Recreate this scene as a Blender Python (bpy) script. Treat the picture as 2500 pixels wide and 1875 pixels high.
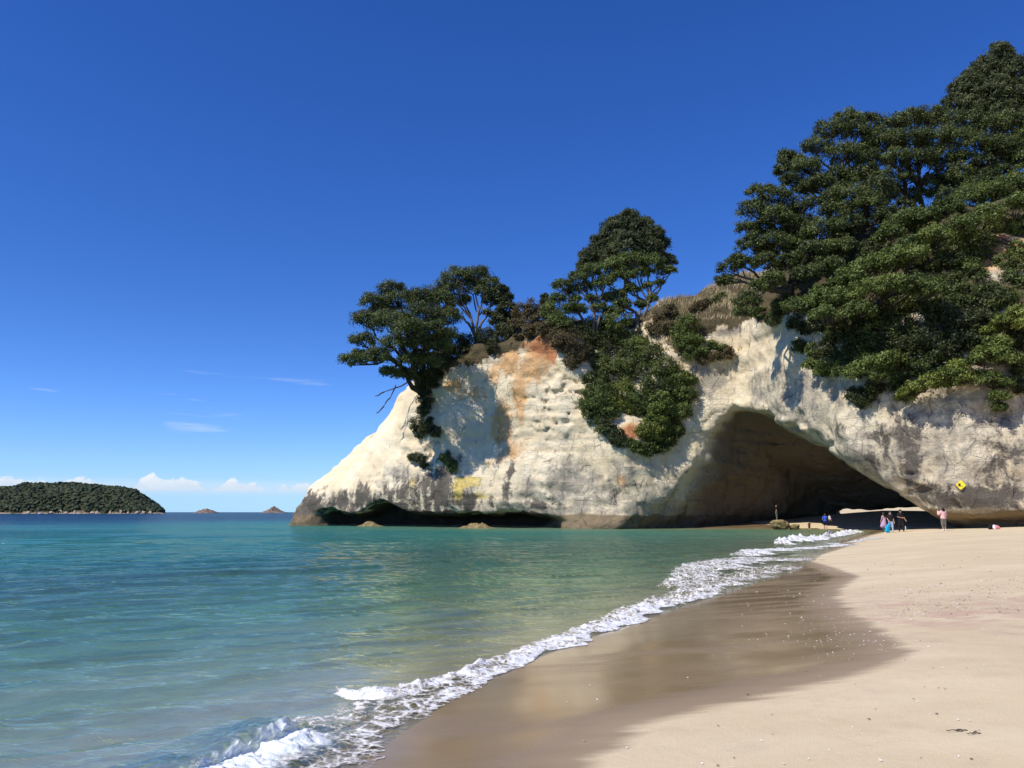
import bpy, math, random
import numpy as np
from mathutils import Vector
from mathutils.bvhtree import BVHTree

# ------------------------------------------------------------------ scene, camera, light
scene = bpy.context.scene
for o in list(bpy.data.objects):
    bpy.data.objects.remove(o)
COL = scene.collection
rng = np.random.default_rng(7)
random.seed(7)
F = 804.0
PITCH = math.atan(128.0 / F)
CAMZ = 1.8
SP, CP = math.sin(PITCH), math.cos(PITCH)
cam_d = bpy.data.cameras.new("camera")
cam_d.lens = 36 * F / 1024
cam_d.sensor_width = 36
cam_d.clip_start = 0.1
cam_d.clip_end = 60000
cam = bpy.data.objects.new("camera", cam_d)
cam.location = (0, 0, CAMZ)
cam.rotation_euler = (math.pi / 2 + PITCH, 0, 0)
COL.objects.link(cam)
scene.camera = cam

SUN_EL = math.radians(47)
SUN_TRAVEL = Vector((0.80, 0.60, -math.tan(SUN_EL))).normalized()
sun_d = bpy.data.lights.new("sun", 'SUN')
sun_d.energy = 5.0
sun_d.angle = math.radians(0.53)
sun_d.color = (1.0, 0.945, 0.85)
sun = bpy.data.objects.new("sun", sun_d)
sun.rotation_euler = SUN_TRAVEL.to_track_quat('-Z', 'Y').to_euler()
sun.location = (-40, -40, 80)
COL.objects.link(sun)

world = bpy.data.worlds.new("World")
scene.world = world
world.use_nodes = True
wn, wl = world.node_tree.nodes, world.node_tree.links
wn.clear()
def wnode(t, **kw):
    n = wn.new(t)
    for k, v in kw.items():
        setattr(n, k, v)
    return n
def wmath(op, a, b=None, clamp=False):
    n = wnode('ShaderNodeMath', operation=op, use_clamp=clamp)
    for i, v in enumerate((a, b)):
        if v is None: continue
        if isinstance(v, (int, float)): n.inputs[i].default_value = v
        else: wl.new(v, n.inputs[i])
    return n.outputs[0]
sky = wnode('ShaderNodeTexSky', sky_type='NISHITA')
tc0 = wnode('ShaderNodeTexCoord')
up = wnode('ShaderNodeVectorMath', operation='MAXIMUM')
up.inputs[1].default_value = (-2, -2, 0.03)
wl.new(tc0.outputs['Generated'], up.inputs[0])
wl.new(up.outputs[0], sky.inputs[0])
sky.sun_disc = False
sky.sun_elevation = SUN_EL
sky.sun_rotation = math.atan2(-SUN_TRAVEL.x, -SUN_TRAVEL.y)
sky.altitude = 0
sky.air_density = 1.0
sky.dust_density = 0.0
sky.ozone_density = 3.0
grade = wnode('ShaderNodeHueSaturation')
grade.inputs['Hue'].default_value = 0.505
grade.inputs['Saturation'].default_value = 1.24
grade.inputs['Value'].default_value = 1.0
wl.new(sky.outputs[0], grade.inputs['Color'])
# cumulus bank low over the sea and a few thin wisps, all round the horizon
tc = wnode('ShaderNodeTexCoord')
sep = wnode('ShaderNodeSeparateXYZ')
wl.new(tc.outputs['Generated'], sep.inputs[0])
az = wmath('ARCTAN2', sep.outputs[0], sep.outputs[1])
el = wmath('ARCSINE', sep.outputs[2])
def wcomb(a, b, c=0.0):
    n = wnode('ShaderNodeCombineXYZ')
    for i, v in enumerate((a, b, c)):
        if isinstance(v, (int, float)): n.inputs[i].default_value = v
        else: wl.new(v, n.inputs[i])
    return n.outputs[0]
def wnoise(vec, scale, detail, rough=0.55):
    n = wnode('ShaderNodeTexNoise')
    n.inputs['Scale'].default_value = scale
    n.inputs['Detail'].default_value = detail
    n.inputs['Roughness'].default_value = rough
    wl.new(vec, n.inputs['Vector'])
    return n.outputs['Fac']
def wrange(v, a, b, c=0.0, d=1.0, smooth=True):
    n = wnode('ShaderNodeMapRange', interpolation_type='SMOOTHSTEP' if smooth else 'LINEAR')
    for i, x in enumerate((v, a, b, c, d)):
        if isinstance(x, (int, float)): n.inputs[i].default_value = x
        else: wl.new(x, n.inputs[i])
    return n.outputs[0]
tint = wnode('ShaderNodeMix', data_type='RGBA')
tint.inputs['A'].default_value = (0.68, 0.98, 1.72, 1)
tint.inputs['B'].default_value = (0.58, 0.83, 1.34, 1)
wl.new(wrange(el, 0.0, 0.28), tint.inputs['Factor'])
tinted = wnode('ShaderNodeMix', data_type='RGBA', blend_type='MULTIPLY')
tinted.inputs['Factor'].default_value = 1.0
wl.new(grade.outputs[0], tinted.inputs['A'])
wl.new(tint.outputs['Result'], tinted.inputs['B'])
towers = wnoise(wcomb(wmath('MULTIPLY', az, 26.0), 3.7, 0.0), 1.0, 1.5, 0.5)
puff = wnoise(wcomb(wmath('MULTIPLY', az, 70.0), wmath('MULTIPLY', el, 95.0), 1.3), 1.0, 5.0, 0.6)
top_el = wmath('ADD', wmath('MULTIPLY', wmath('SUBTRACT', towers, 0.22), 0.042),
               wmath('ADD', wmath('MULTIPLY', wmath('SUBTRACT', puff, 0.5), 0.022), 0.0205))
body = wrange(wmath('SUBTRACT', top_el, el), -0.0006, 0.0022)
base_cut = wrange(wmath('ADD', el, wmath('MULTIPLY', wmath('SUBTRACT', puff, 0.5), 0.004)), 0.0205, 0.0262)
cloud = wmath('MULTIPLY', body, base_cut)
haze_band = wmath('MULTIPLY', wrange(el, 0.016, 0.026), wrange(el, 0.040, 0.026))
wisp_n = wnoise(wcomb(wmath('MULTIPLY', az, 7.0), wmath('MULTIPLY', el, 55.0), 4.0), 1.0, 4.0, 0.55)
wisp = wmath('MULTIPLY', wmath('MULTIPLY', wrange(wisp_n, 0.60, 0.74), wrange(el, 0.07, 0.10)), wrange(el, 0.19, 0.14))
cloud = wmath('MULTIPLY', cloud, 0.80)
cloud = wmath('MAXIMUM', cloud, wmath('MULTIPLY', haze_band, 0.42))
cloud = wmath('MAXIMUM', cloud, wmath('MULTIPLY', wisp, 0.22))
ccol = wnode('ShaderNodeMix', data_type='RGBA')
ccol.inputs['A'].default_value = (6.6, 7.4, 8.6, 1)
ccol.inputs['B'].default_value = (9.3, 9.3, 9.2, 1)
wl.new(wrange(wmath('ADD', el, wmath('MULTIPLY', puff, 0.02)), 0.035, 0.055), ccol.inputs['Factor'])
cmix = wnode('ShaderNodeMix', data_type='RGBA')
wl.new(cloud, cmix.inputs['Factor'])
wl.new(tinted.outputs['Result'], cmix.inputs['A'])
wl.new(ccol.outputs['Result'], cmix.inputs['B'])
bg = wnode('ShaderNodeBackground')
bg.inputs['Strength'].default_value = 0.106
wl.new(cmix.outputs['Result'], bg.inputs['Color'])
wout = wnode('ShaderNodeOutputWorld')
wl.new(bg.outputs[0], wout.inputs[0])

scene.view_settings.view_transform = 'Standard'
scene.view_settings.look = 'None'
scene.view_settings.gamma = 1.0
scene.view_settings.exposure = 0.0
scene.view_settings.use_curve_mapping = False
scene.cycles.max_bounces = 6
scene.cycles.diffuse_bounces = 3
scene.cycles.transparent_max_bounces = 12
scene.cycles.caustics_reflective = False
scene.cycles.caustics_refractive = False
scene.cycles.use_denoising = True

# ------------------------------------------------------------------ helpers
def ray(px, py):
    v = (384 - py) / F
    return Vector(((px - 512) / F, CP - v * SP, SP + v * CP))
def P(px, py, Y):
    r = ray(px, py)
    return Vector((0, 0, CAMZ)) + r * (Y / r.y)
def ground(px, py, z=0.0):
    r = ray(px, py)
    return Vector((0, 0, CAMZ)) + r * ((z - CAMZ) / r.z)
def project(V):
    V = np.asarray(V, float)
    d = V[:, 1] * CP + (V[:, 2] - CAMZ) * SP
    u = -V[:, 1] * SP + (V[:, 2] - CAMZ) * CP
    return 512 + F * V[:, 0] / d, 384 - F * u / d

def _hash(ix, iy, iz, seed):
    h = (ix.astype(np.uint32) * np.uint32(374761393) + iy.astype(np.uint32) * np.uint32(668265263)
         + iz.astype(np.uint32) * np.uint32(2246822519) + np.uint32((seed * 3266489917) & 0xffffffff))
    h = (h ^ (h >> np.uint32(13))) * np.uint32(1274126177)
    h = h ^ (h >> np.uint32(16))
    return h.astype(np.float32) * np.float32(2.0 / 4294967295.0) - np.float32(1.0)
def vnoise(x, y, z, seed=0):
    x = np.asarray(x, np.float32); y = np.asarray(y, np.float32); z = np.asarray(z, np.float32)
    x, y, z = np.broadcast_arrays(x, y, z)
    fx, fy, fz = np.floor(x), np.floor(y), np.floor(z)
    ix, iy, iz = fx.astype(np.int64), fy.astype(np.int64), fz.astype(np.int64)
    tx, ty, tz = x - fx, y - fy, z - fz
    tx = tx * tx * tx * (tx * (tx * 6 - 15) + 10); ty = ty * ty * ty * (ty * (ty * 6 - 15) + 10); tz = tz * tz * tz * (tz * (tz * 6 - 15) + 10)
    c = lambda a, b, d: _hash(ix + a, iy + b, iz + d, seed)
    x00 = c(0,0,0) * (1-tx) + c(1,0,0) * tx; x10 = c(0,1,0) * (1-tx) + c(1,1,0) * tx
    x01 = c(0,0,1) * (1-tx) + c(1,0,1) * tx; x11 = c(0,1,1) * (1-tx) + c(1,1,1) * tx
    y0 = x00 * (1-ty) + x10 * ty; y1 = x01 * (1-ty) + x11 * ty
    return y0 * (1-tz) + y1 * tz
def fbm(x, y, z, octaves=4, seed=0, gain=0.5):
    t, a = 0.0, 1.0
    x = np.asarray(x, np.float32); y = np.asarray(y, np.float32); z = np.asarray(z, np.float32)
    for i in range(octaves):
        t = t + a * vnoise(x, y, z, seed + i * 17)
        x, y, z = (x * 1.62 + z * 1.2) + 3.1, (y * 1.9 - x * 0.5) + 1.7, (z * 1.65 - y * 0.9) + 5.3
        a *= gain
    return t
def sstep(a, b, x):
    t = np.clip((x - a) / (b - a), 0, 1)
    return t * t * (3 - 2 * t)
def smax(a, b, k):
    h = np.maximum(k - np.abs(a - b), 0) / k
    return np.maximum(a, b) + h * h * k * 0.25
def smin(a, b, k):
    return -smax(-a, -b, k)

def make_mesh(name, V, faces_flat, counts, smooth=True):
    """faces_flat: vertex indices, counts: corners of each face"""
    me = bpy.data.meshes.new(name)
    V = np.asarray(V, np.float32)
    faces_flat = np.asarray(faces_flat, np.int32).ravel()
    counts = np.asarray(counts, np.int32)
    me.vertices.add(len(V)); me.vertices.foreach_set('co', V.ravel())
    me.loops.add(len(faces_flat)); me.loops.foreach_set('vertex_index', faces_flat)
    me.polygons.add(len(counts))
    st = np.zeros(len(counts), np.int32); st[1:] = np.cumsum(counts)[:-1]
    me.polygons.foreach_set('loop_start', st)
    me.polygons.foreach_set('use_smooth', np.full(len(counts), smooth))
    me.update(calc_edges=True)
    return me
def mesh_quads(name, V, Q, smooth=True):
    Q = np.asarray(Q)
    return make_mesh(name, V, Q, np.full(len(Q), Q.shape[1]), smooth)
def attr(me, name, vals):
    a = me.attributes.new(name, 'FLOAT', 'POINT')
    a.data.foreach_set('value', np.asarray(vals, np.float32))
def add(name, me, mat=None, parent=None, **props):
    o = bpy.data.objects.new(name, me)
    COL.objects.link(o)
    if mat is not None and me is not None: me.materials.append(mat)
    if parent is not None: o.parent = parent
    for k, v in props.items(): o[k] = v
    return o
def thing(name, label, cat, loc=(0, 0, 0), group=None):
    o = bpy.data.objects.new(name, None)
    o.empty_display_size = 0.2
    COL.objects.link(o)
    o.location = loc
    o['label'] = label; o['category'] = cat
    if group: o['group'] = group
    return o
def grid_quads(n, m, wrap=False):
    """n rows x m columns of vertices"""
    i, j = np.meshgrid(np.arange(n - 1), np.arange(m - 1 if not wrap else m), indexing='ij')
    j2 = (j + 1) % m
    return np.stack([i * m + j, i * m + j2, (i + 1) * m + j2, (i + 1) * m + j], -1).reshape(-1, 4)

def surface_nets(D, org, h):
    S = D < 0
    c = np.zeros(tuple(s - 1 for s in D.shape), np.int8)
    off = [(a, b, d) for a in (0, 1) for b in (0, 1) for d in (0, 1)]
    sl = lambda a, n: slice(a, n - 1 + a)
    nx, ny, nz = D.shape
    for a, b, d in off:
        c += S[sl(a, nx), sl(b, ny), sl(d, nz)]
    act = (c > 0) & (c < 8)
    idx = np.argwhere(act)
    ids = np.full(act.shape, -1, np.int32)
    ids[act] = np.arange(len(idx))
    val = {o: D[idx[:, 0] + o[0], idx[:, 1] + o[1], idx[:, 2] + o[2]] for o in off}
    acc = np.zeros((len(idx), 3)); cnt = np.zeros(len(idx))
    for o in off:
        for ax in range(3):
            if o[ax] == 1: continue
            p = list(o); p[ax] = 1; p = tuple(p)
            v0, v1 = val[o], val[p]
            m = (v0 < 0) != (v1 < 0)
            t = np.where(m, v0 / np.where(m, v0 - v1, 1), 0)
            pos = np.zeros((len(idx), 3)); pos[:] = o
            pos[:, ax] = t
            acc[m] += pos[m]; cnt[m] += 1
    V = (idx + acc / cnt[:, None]) * h + np.asarray(org)
    quads = []
    for ax in range(3):
        A = [slice(1, -1)] * 3; B = [slice(1, -1)] * 3
        A[ax] = slice(0, D.shape[ax] - 1); B[ax] = slice(1, D.shape[ax])
        s0, s1 = S[tuple(A)], S[tuple(B)]
        e = np.argwhere(s0 != s1)
        inside0 = s0[tuple(e.T)]
        base = e.copy()
        u, v = (ax + 1) % 3, (ax + 2) % 3
        base[:, u] += 1; base[:, v] += 1
        def cell(du, dv):
            q = base.copy(); q[:, u] -= du; q[:, v] -= dv
            return ids[tuple(q.T)]
        q = np.stack([cell(1, 1), cell(0, 1), cell(0, 0), cell(1, 0)], -1)
        q[~inside0] = q[~inside0][:, ::-1]
        quads.append(q)
    return V, np.concatenate(quads)

# ------------------------------------------------------------------ material helpers
class Mat:
    def __init__(self, name):
        self.m = bpy.data.materials.new(name)
        self.m.use_nodes = True
        self.n, self.l = self.m.node_tree.nodes, self.m.node_tree.links
        self.n.clear()
        self.out = self.n.new('ShaderNodeOutputMaterial')
    def node(self, t, **kw):
        n = self.n.new(t)
        for k, v in kw.items(): setattr(n, k, v)
        return n
    def put(self, sock, v):
        if isinstance(v, bpy.types.NodeSocket): self.l.new(v, sock)
        elif isinstance(v, tuple) and len(v) == 3 and sock.type == 'RGBA': sock.default_value = (*v, 1)
        else: sock.default_value = v
    def math(self, op, a, b=0.0, clamp=False):
        n = self.node('ShaderNodeMath', operation=op, use_clamp=clamp)
        self.put(n.inputs[0], a); self.put(n.inputs[1], b)
        return n.outputs[0]
    def mix(self, f, a, b, blend='MIX'):
        n = self.node('ShaderNodeMix', data_type='RGBA', blend_type=blend)
        self.put(n.inputs['Factor'], f); self.put(n.inputs['A'], a); self.put(n.inputs['B'], b)
        return n.outputs['Result']
    def rng(self, v, a, b, c=0.0, d=1.0, smooth=True):
        n = self.node('ShaderNodeMapRange', interpolation_type='SMOOTHSTEP' if smooth else 'LINEAR')
        for i, x in enumerate((v, a, b, c, d)): self.put(n.inputs[i], x)
        return n.outputs[0]
    def pos(self, scale=(1, 1, 1), loc=(0, 0, 0), rot=(0, 0, 0), src=None):
        if src is None:
            src = self.node('ShaderNodeTexCoord').outputs['Object']
        mp = self.node('ShaderNodeMapping')
        mp.inputs['Scale'].default_value = scale; mp.inputs['Location'].default_value = loc; mp.inputs['Rotation'].default_value = rot
        self.l.new(src, mp.inputs['Vector'])
        return mp.outputs[0]
    def noise(self, vec, scale, detail=4.0, rough=0.55, dist=0.0, out='Fac'):
        n = self.node('ShaderNodeTexNoise')
        n.inputs['Scale'].default_value = scale; n.inputs['Detail'].default_value = detail
        n.inputs['Roughness'].default_value = rough; n.inputs['Distortion'].default_value = dist
        self.l.new(vec, n.inputs['Vector'])
        return n.outputs[out]
    def voro(self, vec, scale, feature='F1', out='Distance', rand=1.0):
        n = self.node('ShaderNodeTexVoronoi', feature=feature)
        n.inputs['Scale'].default_value = scale
        n.inputs['Randomness'].default_value = rand
        self.l.new(vec, n.inputs['Vector'])
        return n.outputs[out]
    def attr(self, name):
        return self.node('ShaderNodeAttribute', attribute_name=name).outputs['Fac']
    def bump(self, h, strength=1.0, dist=0.1, normal=None):
        n = self.node('ShaderNodeBump')
        n.inputs['Strength'].default_value = strength; n.inputs['Distance'].default_value = dist
        self.l.new(h, n.inputs['Height'])
        if normal is not None: self.l.new(normal, n.inputs['Normal'])
        return n.outputs[0]
    def principled(self, color, rough=0.8, normal=None, spec=0.5, **kw):
        n = self.node('ShaderNodeBsdfPrincipled')
        self.put(n.inputs['Base Color'], color); self.put(n.inputs['Roughness'], rough)
        self.put(n.inputs['Specular IOR Level'], spec)
        if normal is not None: self.l.new(normal, n.inputs['Normal'])
        for k, v in kw.items(): self.put(n.inputs[k], v)
        return n.outputs[0]
    def done(self, shader):
        self.l.new(shader, self.out.inputs['Surface'])
        return self.m
def simple_mat(name, color, rough=0.7, var=0.15, scale=8.0, spec=0.3):
    k = Mat(name)
    nz = k.noise(k.pos(), scale, 3)
    c = k.mix(nz, tuple(x * (1 - var) for x in color), tuple(min(1, x * (1 + var)) for x in color))
    return k.done(k.principled(c, rough, spec=spec))

# ------------------------------------------------------------------ cliff headland with the arch (one continuous rock mass)
FRONT = [  # x, y, height of the steep face, slope above it
    (-26.5, 119.0, 3.0, 1.6), (-30.3, 113.0, 2.6, 1.7), (-24.5, 108.6, 4.4, 1.3), (-16.5, 104.5, 9.5, 1.7), (-12.5, 102.4, 15.5, 2.2), (-8.0, 100.0, 19.5, 2.0),
    (4.0, 94.0, 24.0, 1.0), (12.4, 89.6, 15.0, 1.5), (18.5, 90.4, 21.0, 1.2), (24.8, 88.8, 23.6, 1.0), (29.6, 71.0, 19.5, 1.25),
    (35.0, 62.6, 17.0, 1.25), (41.5, 60.0, 15.5, 1.3), (56.0, 55.0, 15.0, 1.3), (74.0, 50.0, 15.0, 1.3)]
REAR = [(76.0, 108.0), (60.0, 109.0), (48.0, 107.0), (38.0, 112.0), (20.0, 121.0), (-8.0, 128.0)]
RIDGE_X = [-31, -30, -29, -27, -22.5, -18, -16.2, -14.8, -8, 4, 12, 20, 26, 34, 45, 60]
RIDGE_Z = [1.5, 3.2, 5.6, 8.2, 11.2, 13.8, 16.6, 18.6, 21.0, 24.8, 25.5, 27.0, 28.8, 29.5, 31.0, 33.0]
HC = 0.275
gx = np.arange(-33, 72, HC, dtype=np.float32)
gy = np.arange(48, 126, HC, dtype=np.float32)
gz = np.arange(-2.0, 35, HC, dtype=np.float32)

def seg_info(X, Y, pts):
    """unsigned distance to an open polyline and the interpolated position along it"""
    best = np.full(X.shape, 1e9, np.float32); par = np.zeros(X.shape, np.float32)
    for i in range(len(pts) - 1):
        ax, ay = pts[i][:2]; bx, by = pts[i + 1][:2]
        dx, dy = bx - ax, by - ay
        t = np.clip(((X - ax) * dx + (Y - ay) * dy) / (dx * dx + dy * dy), 0, 1)
        d = np.hypot(X - ax - t * dx, Y - ay - t * dy)
        m = d < best
        best = np.where(m, d, best); par = np.where(m, i + t, par)
    return best, par
def inside_poly(X, Y, pts):
    ins = np.zeros(X.shape, bool)
    n = len(pts)
    for i in range(n):
        ax, ay = pts[i][:2]; bx, by = pts[(i + 1) % n][:2]
        cond = (ay > Y) != (by > Y)
        with np.errstate(divide='ignore', invalid='ignore'):
            xi = (bx - ax) * (Y - ay) / (by - ay if by != ay else 1e-9) + ax
        ins ^= cond & (X < xi)
    return ins
GX, GY = np.meshgrid(gx, gy, indexing='ij')
warpx = fbm(GX / 9, GY / 9, 0.5, 3, 11) * 0.7
warpy = fbm(GX / 9, GY / 9, 7.5, 3, 12) * 0.7
poly = [p[:2] for p in FRONT] + REAR
ring = poly + [poly[0]]
dall, _ = seg_info(GX + warpx, GY + warpy, ring)
ins = inside_poly(GX + warpx, GY + warpy, poly)
sd2 = np.where(ins, -dall, dall)
dfr, par = seg_info(GX + warpx, GY + warpy, FRONT)
fi = np.arange(len(FRONT))
eH = np.interp(par, fi, [p[2] for p in FRONT]); sl_ = np.interp(par, fi, [p[3] for p in FRONT])
dfi = np.where(ins, dfr, 0)
ridge = np.interp(GX, RIDGE_X, RIDGE_Z)
H2 = np.minimum(eH + sl_ * dfi, ridge) + fbm(GX / 7, GY / 7, 2.2, 3, 21) * 0.7
# rear side rounds off
drear, _ = seg_info(GX + warpx, GY + warpy, REAR)
H2 = np.minimum(H2, 6 + 2.2 * drear)
def blur2(A, n, it=3):
    for _ in range(it):
        for ax in (0, 1):
            c = np.cumsum(np.concatenate([np.repeat(np.take(A, [0], ax), n + 1, ax), A, np.repeat(np.take(A, [-1], ax), n, ax)], ax), ax)
            m = A.shape[ax]
            A = (np.take(c, np.arange(2 * n + 1, 2 * n + 1 + m), ax) - np.take(c, np.arange(0, m), ax)) / (2 * n + 1)
    return A
Hb = blur2(H2.astype(np.float64), 5)
wb_ = sstep(34, 40, GX)
H2 = H2 * (1 - wb_) + Hb * wb_
PN = np.interp(par, fi, [p[0] for p in FRONT])   # x of the nearest point of the front, for windows along the face

def plane(a, b, c, ref):
    a, b, c = map(Vector, (a, b, c))
    n = (b - a).cross(c - a).normalized()
    if n.dot(Vector(ref) - a) > 0: n = -n
    return n, n.dot(a)
APEX = (24.4, 89.0, 15.4)
CREF = (30, 84, 1)
CAVE = [plane((12.0, 89.2, 0.2), (44.0, 109.0, 1.0), APEX, CREF),
        plane((35.2, 62.3, 0.3), (29.8, 71.2, 6.3), (54, 104, 4.5), CREF),
        plane((29.8, 71.2, 6.3), APEX, (50, 105, 7.5), CREF)]
lip = (0.45 + 3.2 * sstep(25.5, 29.0, GX) * sstep(92, 84, GY)).astype(np.float32)
along = 0.72 * (GX - 24) + 0.69 * (GY - 84)            # metres into the tunnel
roof_cap = 2.62 + 0.05 * (GX - 44) + 0.5 * np.clip(29.0 - along, 0, 99)
D = np.empty((len(gx), len(gy), len(gz)), np.float32)
sd3 = sd2.astype(np.float32)
notch_in = sstep(-27.5, -24.5, PN) * sstep(7.0, 3.0, PN)
notch_top = 1.65 + 0.45 * fbm(PN / 4.0, 0.3, 0.0, 2, 31) + 1.6 * np.exp(-((PN + 16.5) / 2.0) ** 2) - 0.6 * sstep(-1, 6, PN)
und_in = sstep(31.5, 34.5, PN)
und_top = 1.35 + 0.35 * fbm(PN / 5.0, 1.3, 0.0, 2, 33)
ledge_in = np.maximum(sstep(-25, -28, PN), sstep(2.5, 6.5, PN) * sstep(14.5, 13.0, PN))
for k, z in enumerate(gz):
    side = sd3 + 0.05 * max(z, 0)
    # bulge of the lower face above the notch, undercut below it
    side = side - 1.1 * np.exp(-((z - 4.5) / 3.5) ** 2) * notch_in * sstep(-24, -16, PN)
    side = side + notch_in * 4.6 * sstep(notch_top + 0.35, notch_top - 0.35, z)
    side = side + und_in * 2.3 * sstep(und_top + 0.5, und_top - 0.5, z)
    side = side - ledge_in * 0.9 * sstep(1.9, 0.2, z)
    top = (z - H2) * 0.62
    d = smax(side, top.astype(np.float32), 1.6)
    cv = None
    for (n, c) in CAVE:
        q = n.x * GX + n.y * GY + n.z * z - c
        cv = q if cv is None else smax(cv, q, 1.8)
    cv = smax(cv, ((z - roof_cap) * 0.9).astype(np.float32), 1.0)
    D[:, :, k] = smax(d, -cv, lip)
# gully behind the vegetation, right of the red buttress
def cap_carve(a, b, ra, rb, k=2.0):
    a, b = np.array(a, float), np.array(b, float)
    lo = np.minimum(a, b) - max(ra, rb) - 3; hi = np.maximum(a, b) + max(ra, rb) + 3
    i0, i1 = np.searchsorted(gx, [lo[0], hi[0]]); j0, j1 = np.searchsorted(gy, [lo[1], hi[1]]); k0, k1 = np.searchsorted(gz, [lo[2], hi[2]])
    X, Y, Z = np.meshgrid(gx[i0:i1], gy[j0:j1], gz[k0:k1], indexing='ij')
    ab = b - a
    t = np.clip(((X - a[0]) * ab[0] + (Y - a[1]) * ab[1] + (Z - a[2]) * ab[2]) / ab.dot(ab), 0, 1)
    q = np.sqrt((X - a[0] - t * ab[0]) ** 2 + (Y - a[1] - t * ab[1]) ** 2 + (Z - a[2] - t * ab[2]) ** 2) - (ra + (rb - ra) * t)
    D[i0:i1, j0:j1, k0:k1] = smax(D[i0:i1, j0:j1, k0:k1], -q.astype(np.float32), k)
cap_carve((13.5, 85.5, 12.0), (12.0, 96.0, 28.0), 3.6, 5.2)
# rock relief, only near the surface
band = np.abs(D) < 1.6
bi = np.argwhere(band)
bx, by, bz = gx[bi[:, 0]], gy[bi[:, 1]], gz[bi[:, 2]]
smoothzone = sstep(-12, -19, bx) * sstep(3.0, 6.0, bz)           # wave-smooth apron of the point
n1 = fbm(bx / 4.2, by / 4.2, bz / 3.2, 3, 41) * 0.34
n2 = fbm(bx / 1.5, by / 1.5, bz / 1.1, 2, 43) * 0.17
gro = np.abs(vnoise((bx * 0.75 - bz * 0.62) / 2.3, by / 7, (bx * 0.6 + bz * 0.75) / 14, 47))   # long diagonal grooves on the apron
strat = vnoise(bx / 14, by / 14, bz / 0.55 + 0.12 * bx, 49) * 0.10
slab = np.abs(vnoise((bx + by * 0.3) / 3.1, (by - bz * .6) / 6.0, bz / 7.0, 51))
saw = ((bz / 1.5 + 0.05 * bx + 0.45 * vnoise(bx / 6, by / 6, bz / 4, 66)) % 1.0) - 0.5
ledge = saw * sstep(0.0, 0.45, vnoise(bx / 5, by / 5, bz / 3.5, 67)) * 0.24
vcr = np.abs(vnoise((bx + 0.4 * by) / 2.2, (by - bx * .2) / 5.0, bz / 9.0, 68))
rel = ledge * (1 - smoothzone) - (0.06 - np.minimum(vcr, 0.06)) * 4.0 * (1 - smoothzone) + n1 + n2 * (1 - 0.8 * smoothzone) + strat * (1 - 0.5 * smoothzone) + smoothzone * (0.45 - np.minimum(gro, 0.25) * 3.0) * 0.55 + np.minimum(slab, 0.12) * 2.0 * (1 - smoothzone) * 0.55
low = sstep(2.6, 1.0, bz)
rel = rel + low * fbm(bx / 0.8, by / 0.8, bz / 0.6, 2, 53) * 0.22
# weathering pits (tafoni) on the pale buttress
pit_in = np.exp(-(((bx - 5.5) / 3.6) ** 2 + ((bz - 14.5) / 4.0) ** 2)) * (by < 100)
pits = sstep(0.12, 0.55, fbm(bx / 1.1 + bz * 0.5, by / 1.2, bz / 0.62 - bx * 0.25, 2, 57))
rel = rel - pit_in * pits * 0.75
pit2 = np.exp(-(((bx + 11.5) / 2.5) ** 2 + ((bz - 9.0) / 1.6) ** 2)) * (by < 104)
rel = rel - pit2 * sstep(0.1, 0.5, fbm(bx / 0.9, by / 0.9, bz / 0.8, 2, 58)) * 0.7
D[tuple(bi.T)] -= rel.astype(np.float32)
D[0], D[-1], D[:, 0], D[:, -1], D[:, :, 0], D[:, :, -1] = 1, 1, 1, 1, 1, 1
CV, CQ = surface_nets(D, (gx[0], gy[0], gz[0]), HC)
# drop the parts below the sea bed
bvh = BVHTree.FromPolygons([tuple(v) for v in CV], [tuple(int(i) for i in q) for q in CQ])
def hit(px, py):
    r = ray(px, py).normalized()
    h = bvh.ray_cast(Vector((0, 0, CAMZ)), r)
    return h[0]
def stain(lst, grow=1.2):
    m = np.zeros(len(CV), np.float32)
    for (px, py, rx, rz, s) in lst:
        h = hit(px, py)
        if h is None: continue
        k = h.y / F
        dh = np.hypot(CV[:, 0] - h.x, (CV[:, 1] - h.y) * 0.6)
        g = np.exp(-(dh / (rx * grow * k)) ** 2 - ((CV[:, 2] - h.z) / (rz * grow * k)) ** 2)
        m = np.maximum(m, s * g)
    return m
cme = mesh_quads('cliff', CV, CQ)
cz = CV[:, 2]; cx = CV[:, 0]; cy = CV[:, 1]
right_wall = sstep(27, 33, cx) * (cy < 92)
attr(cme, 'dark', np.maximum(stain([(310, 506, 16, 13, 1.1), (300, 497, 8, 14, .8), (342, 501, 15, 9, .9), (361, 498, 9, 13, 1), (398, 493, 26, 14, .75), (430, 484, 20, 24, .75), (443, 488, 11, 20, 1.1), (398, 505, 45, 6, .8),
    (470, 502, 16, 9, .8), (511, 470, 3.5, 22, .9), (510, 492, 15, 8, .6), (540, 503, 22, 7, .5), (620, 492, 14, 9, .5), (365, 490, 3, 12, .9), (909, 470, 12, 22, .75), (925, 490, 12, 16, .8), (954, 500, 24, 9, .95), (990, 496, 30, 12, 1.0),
    (1000, 455, 22, 34, .62), (1015, 430, 14, 30, .5), (880, 440, 14, 22, .6), (905, 430, 12, 30, .6), (870, 455, 10, 16, .55), (840, 430, 14, 12, .4), (735, 326, 16, 6, .5)]), 0.60 * sstep(5.4, 2.6, cz) * sstep(-4.0, -9.0, cx)))
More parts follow.
